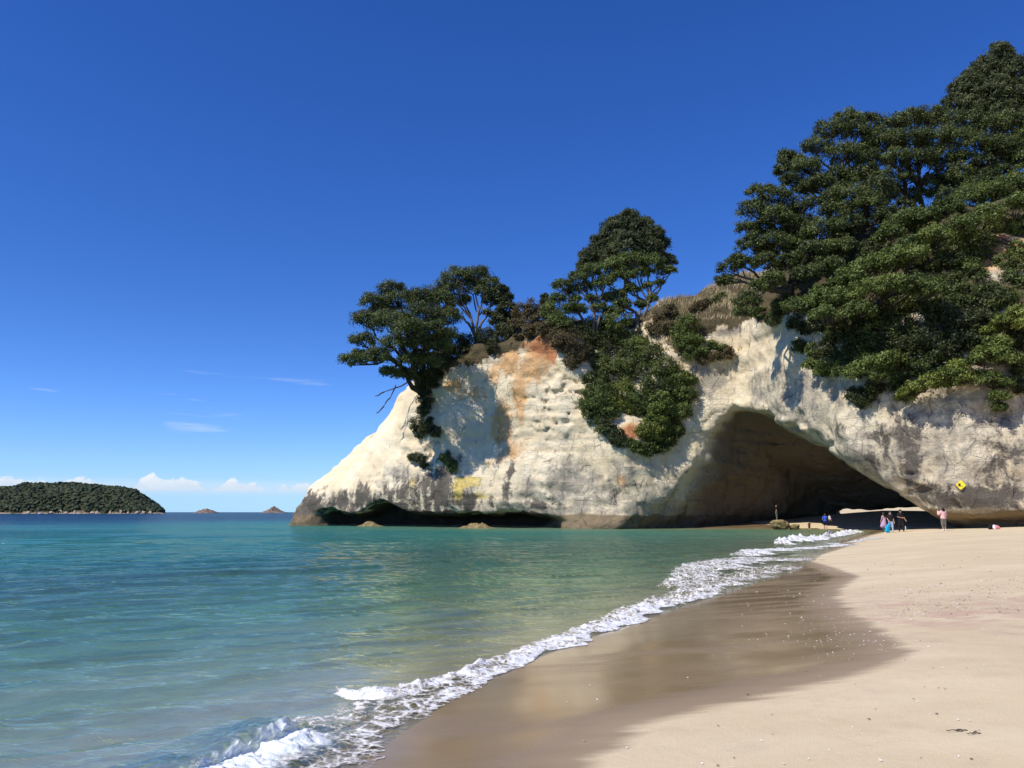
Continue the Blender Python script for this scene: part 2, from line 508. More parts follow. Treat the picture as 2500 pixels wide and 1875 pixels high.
attr(cme, 'grey', np.maximum(stain([(573, 482, 36, 26, .8), (600, 492, 25, 20, .7), (621, 474, 18, 18, .8), (400, 480, 30, 16, .8), (450, 495, 60, 14, .6), (524, 490, 26, 14, .7), (712, 381, 15, 18, 1), (730, 330, 18, 8, .9), (700, 370, 12, 12, .8),
    (800, 400, 50, 40, .75), (760, 390, 20, 20, .7), (860, 450, 30, 30, .8), (900, 450, 30, 50, .8), (990, 460, 30, 50, .75), (330, 492, 20, 10, .5), (545, 415, 8, 8, .4)]), 0.10 + 0.55 * sstep(7.5, 2.0, cz) * (cx < 20) + 0.60 * right_wall))
attr(cme, 'orange', stain([(509, 361, 10, 12, .8), (495, 372, 6, 14, .5), (501, 424, 10, 20, .9), (540, 352, 12, 20, .9), (533, 367, 10, 14, .8), (453, 385, 9, 6, .8), (520, 397, 7, 28, .65), (512, 450, 14, 12, .5), (631, 431, 8, 9, 1.0),
    (470, 395, 14, 10, .5), (500, 460, 24, 9, .35), (1003, 252, 26, 22, 1.1), (985, 265, 14, 12, .9), (621, 480, 5, 9, .45), (640, 300, 30, 12, .6), (555, 420, 5, 18, .35)]))
attr(cme, 'red', stain([(541, 342, 11, 13, 1.1), (552, 352, 9, 14, .7), (520, 345, 10, 5, .9), (500, 355, 8, 5, .6), (632, 432, 7, 9, .8), (1003, 240, 12, 9, .6), (655, 318, 14, 5, .6)]))
attr(cme, 'yellow', stain([(459, 486, 6, 13, 1.0), (470, 480, 16, 6, .7), (478, 494, 14, 5, .5), (412, 482, 6, 6, .5), (960, 512, 22, 5, .6)]))
nx0 = np.interp(cx - 0.0, [-40, 80], [-40, 80])
attr(cme, 'black', sstep(-28, -24, cx) * sstep(6.5, 3.0, cx) * (cy > 90) * sstep(2.3, 1.5, cz - 1.3 * np.exp(-((cx + 16.5) / 2.2) ** 2) + 0.5 * fbm(cx / 1.5, cy / 1.5, cz / 1.5, 2, 64)) * sstep(-0.3, 0.5, cz))  # shade of the undercut put into the rock colour along the notch
attr(cme, 'smooth', sstep(-11, -17, cx) * sstep(3.0, 5.5, cz))
attr(cme, 'wetbrown', np.clip(sstep(2.0, 0.9, cz - 0.5 * right_wall + 0.25 * fbm(cx / 2, cy / 2, cz, 2, 61)), 0, 1))
# soil and turf where the surface is the upper slope rather than the face
ii = np.clip(((cx - gx[0]) / HC).astype(int), 0, len(gx) - 1); jj = np.clip(((cy - gy[0]) / HC).astype(int), 0, len(gy) - 1)
Htop = H2[ii, jj]
ORH = hit(1003, 258)
attr(cme, 'soil', sstep(-2.6, -0.2, cz - Htop + 0.5 * fbm(cx / 1.5, cy / 1.5, cz / 1.5, 2, 63)) * sstep(16.5, 19.5, cz) * sstep(-15, -11, cx) * (1 - 0.95 * np.exp(-(((cx - ORH.x) / 4.5) ** 2 + ((cz - ORH.z) / 3.6) ** 2))))
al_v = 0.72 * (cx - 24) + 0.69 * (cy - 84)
attr(cme, 'cave_shade', sstep(-0.6, -2.0, sd2[ii, jj]) * sstep(-3.0, -5.0, cz - Htop) * sstep(-3.0, 7.0, al_v))  # cave shade painted in: rock colour darkens with depth into the tunnel

k = Mat('cliff_rock')
p = k.pos()
nA = k.noise(p, 0.22, 5, 0.6)
nB = k.noise(p, 1.3, 6, 0.62)
nC = k.noise(p, 6.0, 5, 0.65)
nF = k.noise(p, 0.75, 9, 0.72, 0.6)
streak = k.noise(k.pos((1.1, 1.1, 0.13)), 1.0, 5, 0.6)
bed = k.noise(k.pos((0.05, 0.05, 1.3), rot=(0.05, 0.10, 0)), 1.0, 5, 0.6)
base = k.mix(k.rng(nA, 0.35, 0.65), (0.74, 0.61, 0.395), (0.84, 0.735, 0.53))
base = k.mix(k.rng(bed, 0.45, 0.70, 0, 0.45), base, (0.70, 0.545, 0.33))
base = k.mix(k.rng(nB, 0.55, 0.75, 0, 0.30), base, (0.46, 0.40, 0.31))
grey = k.math('ADD', k.math('MULTIPLY', k.attr('grey'), 1.1), k.math('ADD', k.math('MULTIPLY', k.math('SUBTRACT', nF, 0.5), 2.4), k.math('MULTIPLY', k.math('SUBTRACT', streak, 0.5), 1.2)))
base = k.mix(k.rng(grey, 0.25, 1.0, 0, 0.9), base, k.mix(nC, (0.23, 0.20, 0.16), (0.42, 0.375, 0.30)))
orng = k.math('ADD', k.math('MULTIPLY', k.attr('orange'), 1.85), k.math('MULTIPLY', k.math('ADD', k.math('SUBTRACT', streak, 0.5), k.math('SUBTRACT', nF, 0.5)), 1.8))
base = k.mix(k.rng(orng, 0.25, 1.0, 0, 0.85), base, k.mix(nB, (0.60, 0.30, 0.10), (0.68, 0.42, 0.19)))
red = k.math('ADD', k.math('MULTIPLY', k.attr('red'), 1.25), k.math('MULTIPLY', k.math('SUBTRACT', nF, 0.5), 2.0))
base = k.mix(k.rng(red, 0.35, 0.85, 0, 0.9), base, k.mix(nB, (0.42, 0.14, 0.06), (0.58, 0.25, 0.11)))
yel = k.math('ADD', k.math('MULTIPLY', k.attr('yellow'), 1.25), k.math('MULTIPLY', k.math('SUBTRACT', bed, 0.5), 1.5))
base = k.mix(k.rng(yel, 0.35, 0.80, 0, 0.8), base, (0.70, 0.52, 0.10))
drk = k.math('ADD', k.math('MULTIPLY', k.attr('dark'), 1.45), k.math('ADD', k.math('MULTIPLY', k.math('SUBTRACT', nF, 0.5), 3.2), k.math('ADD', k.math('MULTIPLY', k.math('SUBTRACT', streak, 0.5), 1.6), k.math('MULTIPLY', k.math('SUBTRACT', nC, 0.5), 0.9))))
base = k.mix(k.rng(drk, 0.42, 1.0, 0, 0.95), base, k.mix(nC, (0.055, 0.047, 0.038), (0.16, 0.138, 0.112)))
wb = k.math('ADD', k.attr('wetbrown'), k.math('MULTIPLY', k.math('SUBTRACT', nC, 0.5), 0.5))
base = k.mix(k.rng(wb, 0.35, 0.7, 0, 0.9), base, k.mix(nC, (0.13, 0.095, 0.05), (0.27, 0.20, 0.115)))
notch_shade = k.math('ADD', k.attr('black'), k.math('MULTIPLY', k.math('SUBTRACT', nC, 0.5), 0.8))
base = k.mix(k.rng(notch_shade, 0.35, 0.75, 0, 0.95), base, (0.034, 0.023, 0.014))  # near-black tone painting the notch shade onto the rock
base = k.mix(k.math('MULTIPLY', k.attr('cave_shade'), 0.85), base, k.mix(nB, (0.065, 0.05, 0.034), (0.125, 0.10, 0.070)))  # brown cave rock, its colour lowered further for the shade inside
soil = k.math('ADD', k.attr('soil'), k.math('MULTIPLY', k.math('SUBTRACT', nB, 0.5), 0.6))
base = k.mix(k.rng(soil, 0.35, 0.6), base, k.mix(nC, (0.05, 0.042, 0.02), (0.13, 0.098, 0.05)))
crack = k.voro(k.pos((0.42, 0.42, 0.25), rot=(0.3, 0.5, 0.2)), 1.0, 'DISTANCE_TO_EDGE')
hgt = k.math('ADD', k.math('MULTIPLY', nB, 0.6), k.math('ADD', k.math('MULTIPLY', nC, 0.25), k.math('MULTIPLY', k.noise(p, 22.0, 3, 0.6), 0.06)))
hgt = k.math('ADD', hgt, k.math('MULTIPLY', bed, 0.25))
hgt = k.math('ADD', hgt, k.math('MULTIPLY', k.rng(crack, 0.0, 0.03), 0.05))
fine = k.noise(p, 14.0, 5, 0.7)
warp = k.node('ShaderNodeMix', data_type='VECTOR'); warp.inputs['Factor'].default_value = 0.22
k.l.new(p, warp.inputs['A']); k.l.new(k.noise(p, 0.9, 4, 0.6, out='Color'), warp.inputs['B'])
wv = warp.outputs['Result']
ck = k.voro(k.pos((0.55, 0.55, 0.22), rot=(0.35, 0.45, 0.2), src=wv), 1.0, 'DISTANCE_TO_EDGE')
ck2 = k.voro(k.pos((0.9, 0.9, 1.7), rot=(0.1, 0.2, 0.0), src=wv), 1.0, 'DISTANCE_TO_EDGE')
ckm = k.math('MULTIPLY', k.rng(ck, 0.004, 0.018, 1.0, 0.0), k.rng(nF, 0.48, 0.60))
ckm2 = k.math('MULTIPLY', k.rng(ck2, 0.006, 0.03, 1.0, 0.0), k.rng(nA, 0.50, 0.62))
lines = k.math('MULTIPLY', k.rng(k.noise(k.pos((0.12, 0.12, 5.5), rot=(0.04, 0.07, 0)), 1.0, 4, 0.65), 0.60, 0.68), k.rng(nA, 0.42, 0.58))
pitm = k.math('MULTIPLY', k.rng(k.voro(k.pos((1, 1, 1.5), src=wv), 2.4), 0.10, 0.22, 1.0, 0.0), k.rng(k.noise(p, 0.45, 4, 0.6), 0.52, 0.62))
dk = k.math('MAXIMUM', k.math('MAXIMUM', ckm, k.math('MULTIPLY', ckm2, 0.6)), k.math('MAXIMUM', k.math('MULTIPLY', lines, 0.45), k.math('MULTIPLY', pitm, 0.75)))
smo = k.rng(k.attr('smooth'), 0, 1, 1.0, 0.25)
dk = k.math('MULTIPLY', dk, smo)
base = k.mix(k.math('MULTIPLY', dk, 0.45), base, k.mix(0.6, base, (0.07, 0.05, 0.035)))
base = k.mix(k.rng(fine, 0.52, 0.76, 0, 0.34), base, k.mix(0.55, base, (0.15, 0.12, 0.09)))
base = k.mix(k.rng(k.noise(p, 34.0, 3, 0.7), 0.52, 0.75, 0, 0.35), base, k.mix(0.5, base, (0.9, 0.84, 0.70)))
hgt = k.math('SUBTRACT', hgt, k.math('MULTIPLY', dk, 0.30))
hgt = k.math('ADD', hgt, k.math('MULTIPLY', fine, 0.22))
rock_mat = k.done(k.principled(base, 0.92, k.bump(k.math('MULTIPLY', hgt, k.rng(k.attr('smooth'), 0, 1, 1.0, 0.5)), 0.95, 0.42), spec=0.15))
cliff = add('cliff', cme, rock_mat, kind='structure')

# ------------------------------------------------------------------ sand and sea bed: one sheet
SHORE = [(-40, -90), (-12, -30), (-3.2, -3), (-1.7, 3), (-1.15, 6.1), (-1.0, 6.9), (-0.55, 8.4), (0.9, 11.6), (3.8, 16.8), (8.6, 25), (14.6, 38), (21.8, 54), (29.5, 68), (33.5, 76), (35.6, 82),
         (35.0, 87), (31.5, 89.6), (26.5, 91.0), (20, 93.0), (8, 98), (-2, 110), (0, 125), (16, 150), (60, 220), (300, 400), (4000, 1200)]
WATER_POLY = SHORE + [(4000, 9900), (-9900, 9900), (-9900, -90)]
def shore_sd(X, Y):
    d, par = seg_info(X, Y, SHORE)
    w = inside_poly(X, Y, WATER_POLY)
    return np.where(w, -d, d), par          # positive on land
def sand_z(X, Y):
    sd, _ = shore_sd(X, Y)
    land = 0.075 * np.clip(sd, 0, 5) + 0.045 * np.clip(sd - 5, 0, 12) + 0.02 * np.clip(sd - 17, 0, 60)
    land = np.minimum(land, 3.0)
    z = np.where(sd > 0, land, 0.085 * np.clip(sd, -6, 0) + 0.055 * np.clip(sd + 6, -30, 0) + 0.075 * np.clip(sd + 36, -250, 0))
    z = z + 1.05 * np.exp(-(((X - 48) / 9) ** 2 + ((Y - 102) / 8) ** 2))
    z = z + 4.5 * sstep(122, 165, Y) * sstep(30, 45, X)
    und = fbm(X / 6, Y / 6, 0.5, 3, 71) * 0.05 * sstep(-1.0, 4, sd)
    fine = fbm(X / 0.9, Y / 0.9, 0.5, 2, 73) * 0.010 * sstep(1.0, 4, sd)
    fine = fine + fbm(X / 0.22, Y / 0.22, 0.5, 2, 79) * 0.0035 * sstep(2.0, 5, sd)
    dents = -np.clip(fbm(X / 0.35, Y / 0.45, 1.5, 2, 77) - 0.35, 0, 1) * 0.035 * sstep(2.2, 4.5, sd) * sstep(-0.3, 0.3, vnoise(X / 4, Y / 4, 2.0, 78)) * sstep(60, 20, Y)
    z = z + dents
    bars = vnoise(X / 2.5, Y / 2.5, 3.3, 75) * 0.06 * sstep(-0.5, -3, sd)
    return z + und + fine + bars
# polar sheet round the camera, fine in front
ang = np.concatenate([np.linspace(-52, 52, 420), np.linspace(52, 308, 60)[1:-1]])
ang = np.radians(ang)
rad = np.concatenate([np.geomspace(1.2, 130, 340), np.geomspace(130, 9000, 40)[1:]])
RR, AA = np.meshgrid(rad, ang, indexing='ij')
SX, SY = RR * np.sin(AA), RR * np.cos(AA)
SZ = sand_z(SX.ravel(), SY.ravel())
SV = np.stack([SX.ravel(), SY.ravel(), SZ], -1)
SV = np.concatenate([SV, [[0, 0, float(sand_z(np.array([0.0]), np.array([0.0]))[0])]]])
SQ = grid_quads(len(rad), len(ang), wrap=True)
nA_ = len(ang)
tri = np.stack([np.full(nA_, len(SV) - 1), (np.arange(nA_) + 1) % nA_, np.arange(nA_)], -1)
flat = np.concatenate([SQ[:, ::-1].ravel(), tri.ravel()]); cnts = np.concatenate([np.full(len(SQ), 4), np.full(len(tri), 3)])
sme = make_mesh('sand', SV, flat, cnts)
sd_s, _ = shore_sd(SV[:, 0], SV[:, 1])
# the tide mark: wet sand lies seaward of this line
WETPX = [(893, 530.2), (870, 536), (848, 547), (822, 555), (812, 561), (838, 568), (862, 576), (845, 588), (842, 598), (856, 614), (890, 632), (908, 643), (916, 655), (890, 668), (833, 684), (760, 700), (700, 713), (648, 728), (620, 748), (596, 775)]
wet_line = []
for (a, b) in WETPX:
    g = ground(a, b, 0.15)
    for _ in range(6): g = ground(a, b, float(sand_z(np.array([g.x]), np.array([g.y]))[0]))
    wet_line.append((g.x, g.y))
wet_line += [(0.7, 3.5), (0.2, 0), (-1, -6), (-10, -40), (-40, -90)]
wet_poly = wet_line + [(-400, -90), (-400, 200), (20, 200), (30, 93), (36, 85), (37, 80)]
dw, _ = seg_info(SV[:, 0], SV[:, 1], wet_line)
wi = inside_poly(SV[:, 0], SV[:, 1], wet_poly)
attr(sme, 'wet', np.where(wi, dw, -dw))
attr(sme, 'shore', sd_s)
PINKG = ground(940, 606, 0.4)
attr(sme, 'shellbed', np.exp(-(((SV[:, 0] - PINKG.x) / 3.2) ** 2 + ((SV[:, 1] - PINKG.y) / 3.0) ** 2)))
k = Mat('beach_sand')
p = k.pos()
big = k.noise(k.pos((0.25, 0.6, 1)), 1.0, 4, 0.6)
mid = k.noise(p, 2.2, 5, 0.65)
grain = k.noise(p, 90.0, 3, 0.7)
speck = k.voro(p, 38.0)
dry = k.mix(k.rng(big, 0.35, 0.68), (0.595, 0.475, 0.295), (0.68, 0.555, 0.36))
dry = k.mix(k.rng(mid, 0.52, 0.78, 0, 0.30), dry, (0.40, 0.30, 0.205))
dry = k.mix(k.math('MULTIPLY', k.attr('shellbed'), k.rng(mid, 0.35, 0.65)), dry, (0.50, 0.33, 0.24))
dry = k.mix(k.rng(grain, 0.35, 0.75, 0, 0.35), dry, (0.76, 0.64, 0.46))
wetc = k.mix(k.rng(big, 0.3, 0.7), (0.255, 0.178, 0.092), (0.33, 0.24, 0.132))
wetc = k.mix(k.rng(grain, 0.4, 0.8, 0, 0.3), wetc, (0.32, 0.24, 0.16))
run = k.noise(k.pos((0.5, 3.0, 1), rot=(0, 0, -0.5)), 1.0, 4, 0.6)
we = k.math('ADD', k.attr('wet'), k.math('MULTIPLY', k.math('SUBTRACT', run, 0.5), 0.7))
wf = k.rng(we, -0.06, 0.20)
col = k.mix(wf, dry, wetc)
bed = k.mix(k.rng(mid, 0.3, 0.7), (0.42, 0.355, 0.215), (0.56, 0.475, 0.30))
under = k.rng(k.attr('shore'), 0.0, -1.2)
col = k.mix(under, col, bed)
shine = k.math('MULTIPLY', k.rng(we, 0.0, 0.9), k.rng(k.noise(k.pos((0.4, 1.2, 1)), 1.0, 3, 0.5), 0.25, 0.6, 0.75, 1.0))
rough = k.rng(shine, 0, 1, 0.95, 0.11, smooth=False)
h = k.math('ADD', k.math('MULTIPLY', grain, k.rng(wf, 0, 1, 0.010, 0.0003)), k.math('MULTIPLY', mid, k.rng(wf, 0, 1, 0.03, 0.0018)))
sand_mat = k.done(k.principled(col, rough, k.bump(h, 0.7, 1.0), spec=k.rng(wf, 0, 1, 0.12, 0.95)))
sand = add('sand', sme, sand_mat, kind='structure')

# ------------------------------------------------------------------ sea
wang = np.radians(np.concatenate([np.linspace(-46, 34, 500), np.linspace(34, 52, 36)[1:], np.linspace(52, 314, 50)[1:-1]]))
wrad = np.concatenate([np.geomspace(2.5, 50, 470), np.geomspace(50, 160, 90)[1:], np.geomspace(160, 40000, 40)[1:]])
RR, AA = np.meshgrid(wrad, wang, indexing='ij')
WX, WY = (RR * np.sin(AA)).ravel(), (RR * np.cos(AA)).ravel()
wsd, _ = shore_sd(WX, WY)
depth = -sand_z(WX, WY)
def waves(X, Y, R, off):
    """off: metres to the shore, positive to sea"""
    z = np.zeros_like(X)
    fade = sstep(0.0, 2.5, off)
    jig = fbm(X / 5, Y / 5, 0.2, 2, 81) * 1.3
    for lam, amp, th, far in ((6.5, 0.035, -1.0, 300), (3.4, 0.020, -0.92, 90), (2.3, 0.013, -0.70, 80), (1.5, 0.010, -1.10, 45), (0.95, 0.007, -0.75, 30), (0.6, 0.004, -1.3, 20)):
        ph = (X * math.cos(th) + Y * math.sin(th)) * 2 * math.pi / lam + jig * min(1.6, 3.0 / lam) + lam * 7
        s = np.sin(ph)
        z += amp * (np.exp(1.3 * (s - 1)) * 2 - 0.7) * sstep(far, far * 0.4, R) * np.clip(0.5 + 1.2 * fbm(X / (lam * 2), Y / (lam * 2), lam, 2, 83), 0, 2)
    ca, sa = math.cos(0.42), math.sin(0.42)
    U, W = X * ca + Y * sa, -X * sa + Y * ca                    # along and across the crests
    rid = lambda lu, lw, sd: 1 - np.abs(fbm(U / lu, W / lw, 0.7, 2, sd)) * 1.6
    z += rid(1.6, 0.50, 85) * 0.044 * sstep(45, 12, R) + rid(0.7, 0.24, 87) * 0.024 * sstep(22, 7, R) + rid(3.6, 1.1, 89) * 0.062 * sstep(90, 25, R) - 0.04
    return z * fade
WR = np.hypot(WX, WY)
WZ = waves(WX, WY, WR, -wsd)
WV = np.stack([WX, WY, WZ], -1)
wQ = grid_quads(len(wrad), len(wang), wrap=True)[:, ::-1]
keep = (wsd[wQ] < 1.2).any(1)
wQ = wQ[keep]
used = np.unique(wQ); remap = np.full(len(WV), -1); remap[used] = np.arange(len(used))
wme = mesh_quads('sea', WV[used], remap[wQ])
attr(wme, 'depth', np.clip(depth[used], 0, 30))
attr(wme, 'range', WR[used])
attr(wme, 'off', -wsd[used])
def water_mat(name, foam_attr=None):
    k = Mat(name)
    p = k.pos()
    dep = k.attr('depth')
    patch = k.noise(k.pos((0.05, 0.09, 1)), 1.0, 4, 0.55)
    d2 = k.math('ADD', dep, k.math('MULTIPLY', k.math('MULTIPLY', k.math('SUBTRACT', patch, 0.5), dep), 1.1))
    ramp = k.node('ShaderNodeValToRGB')
    cr = ramp.color_ramp
    while len(cr.elements) < 6: cr.elements.new(0.5)
    for e, (pp, c) in zip(cr.elements, ((0.0, (0.33, 0.31, 0.17)), (0.06, (0.17, 0.285, 0.165)), (0.16, (0.052, 0.245, 0.170)), (0.32, (0.016, 0.175, 0.165)), (0.55, (0.007, 0.085, 0.135)), (1.0, (0.003, 0.028, 0.075)))):
        e.position = pp; e.color = (*c, 1)
    k.l.new(k.math('DIVIDE', d2, 9.0, clamp=True), ramp.inputs[0])
    # ripples that carry on past the modelled waves
    rip = k.noise(k.pos((0.9, 2.0, 1), rot=(0, 0, 0.35)), 1.6, 5, 0.6)
    rip2 = k.noise(k.pos((0.35, 1.0, 1), rot=(0, 0, 0.3)), 0.9, 5, 0.65)
    rr = k.attr('range')
    h = k.math('ADD', k.math('MULTIPLY', rip, k.rng(rr, 3, 40, 0.04, 0.24)), k.math('MULTIPLY', rip2, k.rng(rr, 8, 60, 0.02, 0.85)))
    rip3 = k.noise(k.pos((0.8, 1.9, 1), rot=(0, 0, 0.4)), 6.0, 3, 0.55)
    h = k.math('ADD', h, k.math('MULTIPLY', rip3, k.rng(rr, 4, 30, 0.016, 0.05)))
    nrm = k.bump(h, 1.0, 1.0)
    see = k.rng(dep, 0.02, 3.2, 0.96, 0.0, smooth=False)
    see = k.math('MULTIPLY', see, k.rng(rr, 25, 80, 1.0, 0.25))
    tr = k.node('ShaderNodeBsdfTransparent')
    k.put(tr.inputs[0], k.mix(k.rng(dep, 0.0, 1.0, smooth=False), (0.96, 0.985, 0.90), (0.46, 0.82, 0.58)))
    df = k.node('ShaderNodeBsdfDiffuse'); k.put(df.inputs[0], ramp.outputs[0]); k.put(df.inputs['Normal'], nrm)
    body = k.node('ShaderNodeMixShader')
    k.put(body.inputs[0], see); k.l.new(df.outputs[0], body.inputs[1]); k.l.new(tr.outputs[0], body.inputs[2])
    gl = k.node('ShaderNodeBsdfGlossy'); k.put(gl.inputs['Roughness'], k.rng(rr, 5, 120, 0.02, 0.12)); k.put(gl.inputs['Color'], (0.93, 0.97, 0.86)); k.l.new(nrm, gl.inputs['Normal'])
    fr = k.node('ShaderNodeFresnel'); fr.inputs['IOR'].default_value = 1.333; k.l.new(nrm, fr.inputs['Normal'])
    frc = k.math('MULTIPLY', fr.outputs[0], k.rng(rr, 8, 40, 0.36, 0.36))
    ms = k.node('ShaderNodeMixShader'); k.put(ms.inputs[0], frc)
    k.l.new(body.outputs[0], ms.inputs[1]); k.l.new(gl.outputs[0], ms.inputs[2])
    return k, ms.outputs[0]
k, sh = water_mat('sea_water')
sea = add('sea', wme, k.done(sh), kind='structure')

# ------------------------------------------------------------------ vegetation
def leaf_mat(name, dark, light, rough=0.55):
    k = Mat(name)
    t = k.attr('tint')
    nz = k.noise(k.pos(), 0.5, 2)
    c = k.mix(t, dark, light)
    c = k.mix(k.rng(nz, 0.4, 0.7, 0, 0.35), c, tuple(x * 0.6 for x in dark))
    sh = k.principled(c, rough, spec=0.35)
    tl = k.node('ShaderNodeBsdfTranslucent'); k.put(tl.inputs[0], k.mix(t, tuple(x * 1.2 for x in dark), tuple(x * 1.1 for x in light)))
    ms = k.node('ShaderNodeMixShader'); ms.inputs[0].default_value = 0.18
    k.l.new(sh, ms.inputs[1]); k.l.new(tl.outputs[0], ms.inputs[2])
    return k.done(ms.outputs[0])
LEAF = {'dark': leaf_mat('dark_evergreen_leaves', (0.028, 0.042, 0.011), (0.155, 0.190, 0.046)),
        'green': leaf_mat('green_leaves', (0.038, 0.062, 0.012), (0.20, 0.25, 0.055)),
        'bright': leaf_mat('yellow_green_leaves', (0.055, 0.085, 0.014), (0.24, 0.27, 0.05)),
        'pine': leaf_mat('pine_needles', (0.034, 0.050, 0.020), (0.125, 0.142, 0.05), 0.6),
        'brown': leaf_mat('dry_scrub_leaves', (0.075, 0.060, 0.026), (0.18, 0.140, 0.065), 0.8),
        'shade': leaf_mat('dark_and_shaded_leaves', (0.022, 0.033, 0.010), (0.08, 0.095, 0.027))}  # leaf colour with understory shade painted in; also used for the dark conifer
k = Mat('grey_bark')
p = k.pos((3, 3, 1))
BARK = k.done(k.principled(k.mix(k.noise(p, 3, 4), (0.085, 0.070, 0.055), (0.24, 0.21, 0.175)), 0.9, k.bump(k.noise(p, 6, 4), 0.6, 0.05), spec=0.1))
k = Mat('dark_bark')
BARK_D = k.done(k.principled(k.mix(k.noise(k.pos((3, 3, 1)), 3, 4), (0.035, 0.028, 0.020), (0.10, 0.082, 0.062)), 0.9, spec=0.1))

def tubes(paths):
    """paths: list of (points Nx3, radii N); 5-sided tubes in one mesh"""
    VV, QQ, n0 = [], [], 0
    S = 4
    cs = np.array([[math.cos(2 * math.pi * i / S), math.sin(2 * math.pi * i / S)] for i in range(S)])
    for pts, rad in paths:
        pts = np.asarray(pts, float); rad = np.asarray(rad, float)
        t = np.gradient(pts, axis=0)
        t /= np.linalg.norm(t, axis=1)[:, None] + 1e-9
        ref = np.where(np.abs(t[:, 2:3]) > 0.9, np.array([[1.0, 0, 0]]), np.array([[0, 0, 1.0]]))
        u = np.cross(t, ref); u /= np.linalg.norm(u, axis=1)[:, None] + 1e-9
        v = np.cross(t, u)
        ring_ = pts[:, None, :] + rad[:, None, None] * (cs[None, :, 0:1] * u[:, None, :] + cs[None, :, 1:2] * v[:, None, :])
        VV.append(ring_.reshape(-1, 3))
        QQ.append(grid_quads(len(pts), S, wrap=True) + n0)
        n0 += len(pts) * S
    return np.concatenate(VV), np.concatenate(QQ)
def limb(a, b, ra, rb, wob, n=7, sag=0.0):
    a, b = np.asarray(a, float), np.asarray(b, float)
    t = np.linspace(0, 1, n)[:, None]
    L = np.linalg.norm(b - a)
    w = rng.normal(size=(n, 3)) * wob * L
    w[0] = 0; w[-1] = 0
    w = (w + np.roll(w, 1, 0) + np.roll(w, -1, 0)) / 2.2; w[0] = 0; w[-1] = 0
    arch = np.array([0, 0, 1.0]) * sag * L * (t * (1 - t)) * 4
    return a + (b - a) * t + w + arch, ra + (rb - ra) * t[:, 0]
def leaves(centers, out, size, flat=0.5, tint=None, long=1.0):
    """one leaf spray (a bent pair of triangles) at each centre; out: direction it leans to"""
    n = len(centers)
    nrm = out + rng.normal(size=(n, 3)) * 0.75
    nrm[:, 2] += flat
    nrm /= np.linalg.norm(nrm, axis=1)[:, None] + 1e-9
    r = rng.normal(size=(n, 3))
    u = np.cross(nrm, r); u /= np.linalg.norm(u, axis=1)[:, None] + 1e-9
    v = np.cross(nrm, u)
    s = size * rng.uniform(0.6, 1.35, n)[:, None]
    A = centers - u * s * long; B = centers + v * s * 0.55 - nrm * s * 0.18; C = centers + u * s * long; Dd = centers - v * s * 0.55 - nrm * s * 0.18
    V = np.stack([A, B * 0.55 + C * 0.45 + v * s * 0.12, C * 0.45 + Dd * 0.55 - v * s * 0.12], 1).reshape(-1, 3)
    Q = np.arange(n * 3).reshape(n, 3)
    if tint is None: tint = rng.uniform(0, 1, n)
    return V, Q, np.repeat(tint, 3)
def lobe_leaves(c, R, mode, dens=1.0):
    """clumps of leaf sprays over an umbrella-like lobe"""
    c = np.asarray(c, float); R = np.asarray(R, float)
    r = R.mean()
    if mode == 'pine':
        ncl = int(36 * dens * (r / 1.6) ** 2) + 12
    else:
        ncl = int(44 * dens * (r / 1.6) ** 2) + 12
    d = rng.normal(size=(ncl, 3)); d /= np.linalg.norm(d, axis=1)[:, None]
    if mode == 'umbrella':
        d[:, 2] = np.where(d[:, 2] < -0.25, -d[:, 2] * 0.7, d[:, 2])
    elif mode == 'pine':
        d[:, 2] = np.where(d[:, 2] < -0.45, -d[:, 2], d[:, 2])
    d /= np.linalg.norm(d, axis=1)[:, None]
    rad = rng.uniform(0.45, 1.08, ncl) ** 0.7
    cc = c + d * R * rad[:, None]
    rc = rng.uniform(0.24, 0.56, ncl) * min(1.25, max(0.55, r / 1.6))
    per = 62
    cen = np.repeat(cc, per, 0); rr = np.repeat(rc, per)
    dd = np.repeat(d, per, 0)
    g = rng.normal(size=cen.shape)
    g /= np.linalg.norm(g, axis=1)[:, None]
    g *= rng.uniform(0.35, 1.0, len(g))[:, None] ** 0.5
    pos = cen + g * rr[:, None] * np.array([1.15, 1.15, 0.72]) + rng.normal(size=cen.shape) * 0.10
    ct = np.repeat(np.clip(rng.normal(rng.uniform(0.22, 0.68), 0.22, ncl), 0, 1), per)
    tint = np.clip(ct + rng.normal(0, 0.16, len(ct)), 0, 1)
    out = g * 0.9 + dd * 0.5
    ne = len(pos) // 12                                            # loose sprays between the clumps
    de = rng.normal(size=(ne, 3)); de /= np.linalg.norm(de, axis=1)[:, None]
    if mode == 'umbrella': de[:, 2] = np.where(de[:, 2] < -0.3, -de[:, 2], de[:, 2])
    pos = np.concatenate([pos, c + de * R * rng.uniform(0.5, 1.2, (ne, 1))]); out = np.concatenate([out, de]); tint = np.concatenate([tint, rng.uniform(0, 1, ne)])
    if mode == 'pine':
        V, Q, T = leaves(pos, out, 0.15, 0.25, tint, 1.9)
    else:
        V, Q, T = leaves(pos, out, 0.135, 0.55, tint, 1.0)
    return V, Q, T, cc
def join(parts):
    VV, QQ, TT, n0 = [], [], [], 0
    for V, Q, T in parts:
        VV.append(V); QQ.append(Q + n0); TT.append(T); n0 += len(V)
    return np.concatenate(VV), np.concatenate(QQ), np.concatenate(TT)
def snap(px, py, Y, r, onto, fwd=0.0):
    """lobe centre; 'onto' lobes are brought to lie on the rock where it is nearer"""
    if onto:
        h = hit(px, py)
        if h is not None:
            Y = h.y - r * (0.35 if onto == 1 else onto)
    else:
        h = hit(px, py)
        if h is not None: Y = min(Y, h.y - 0.55 * r)
    Y -= fwd
    return P(px, py, Y), Y
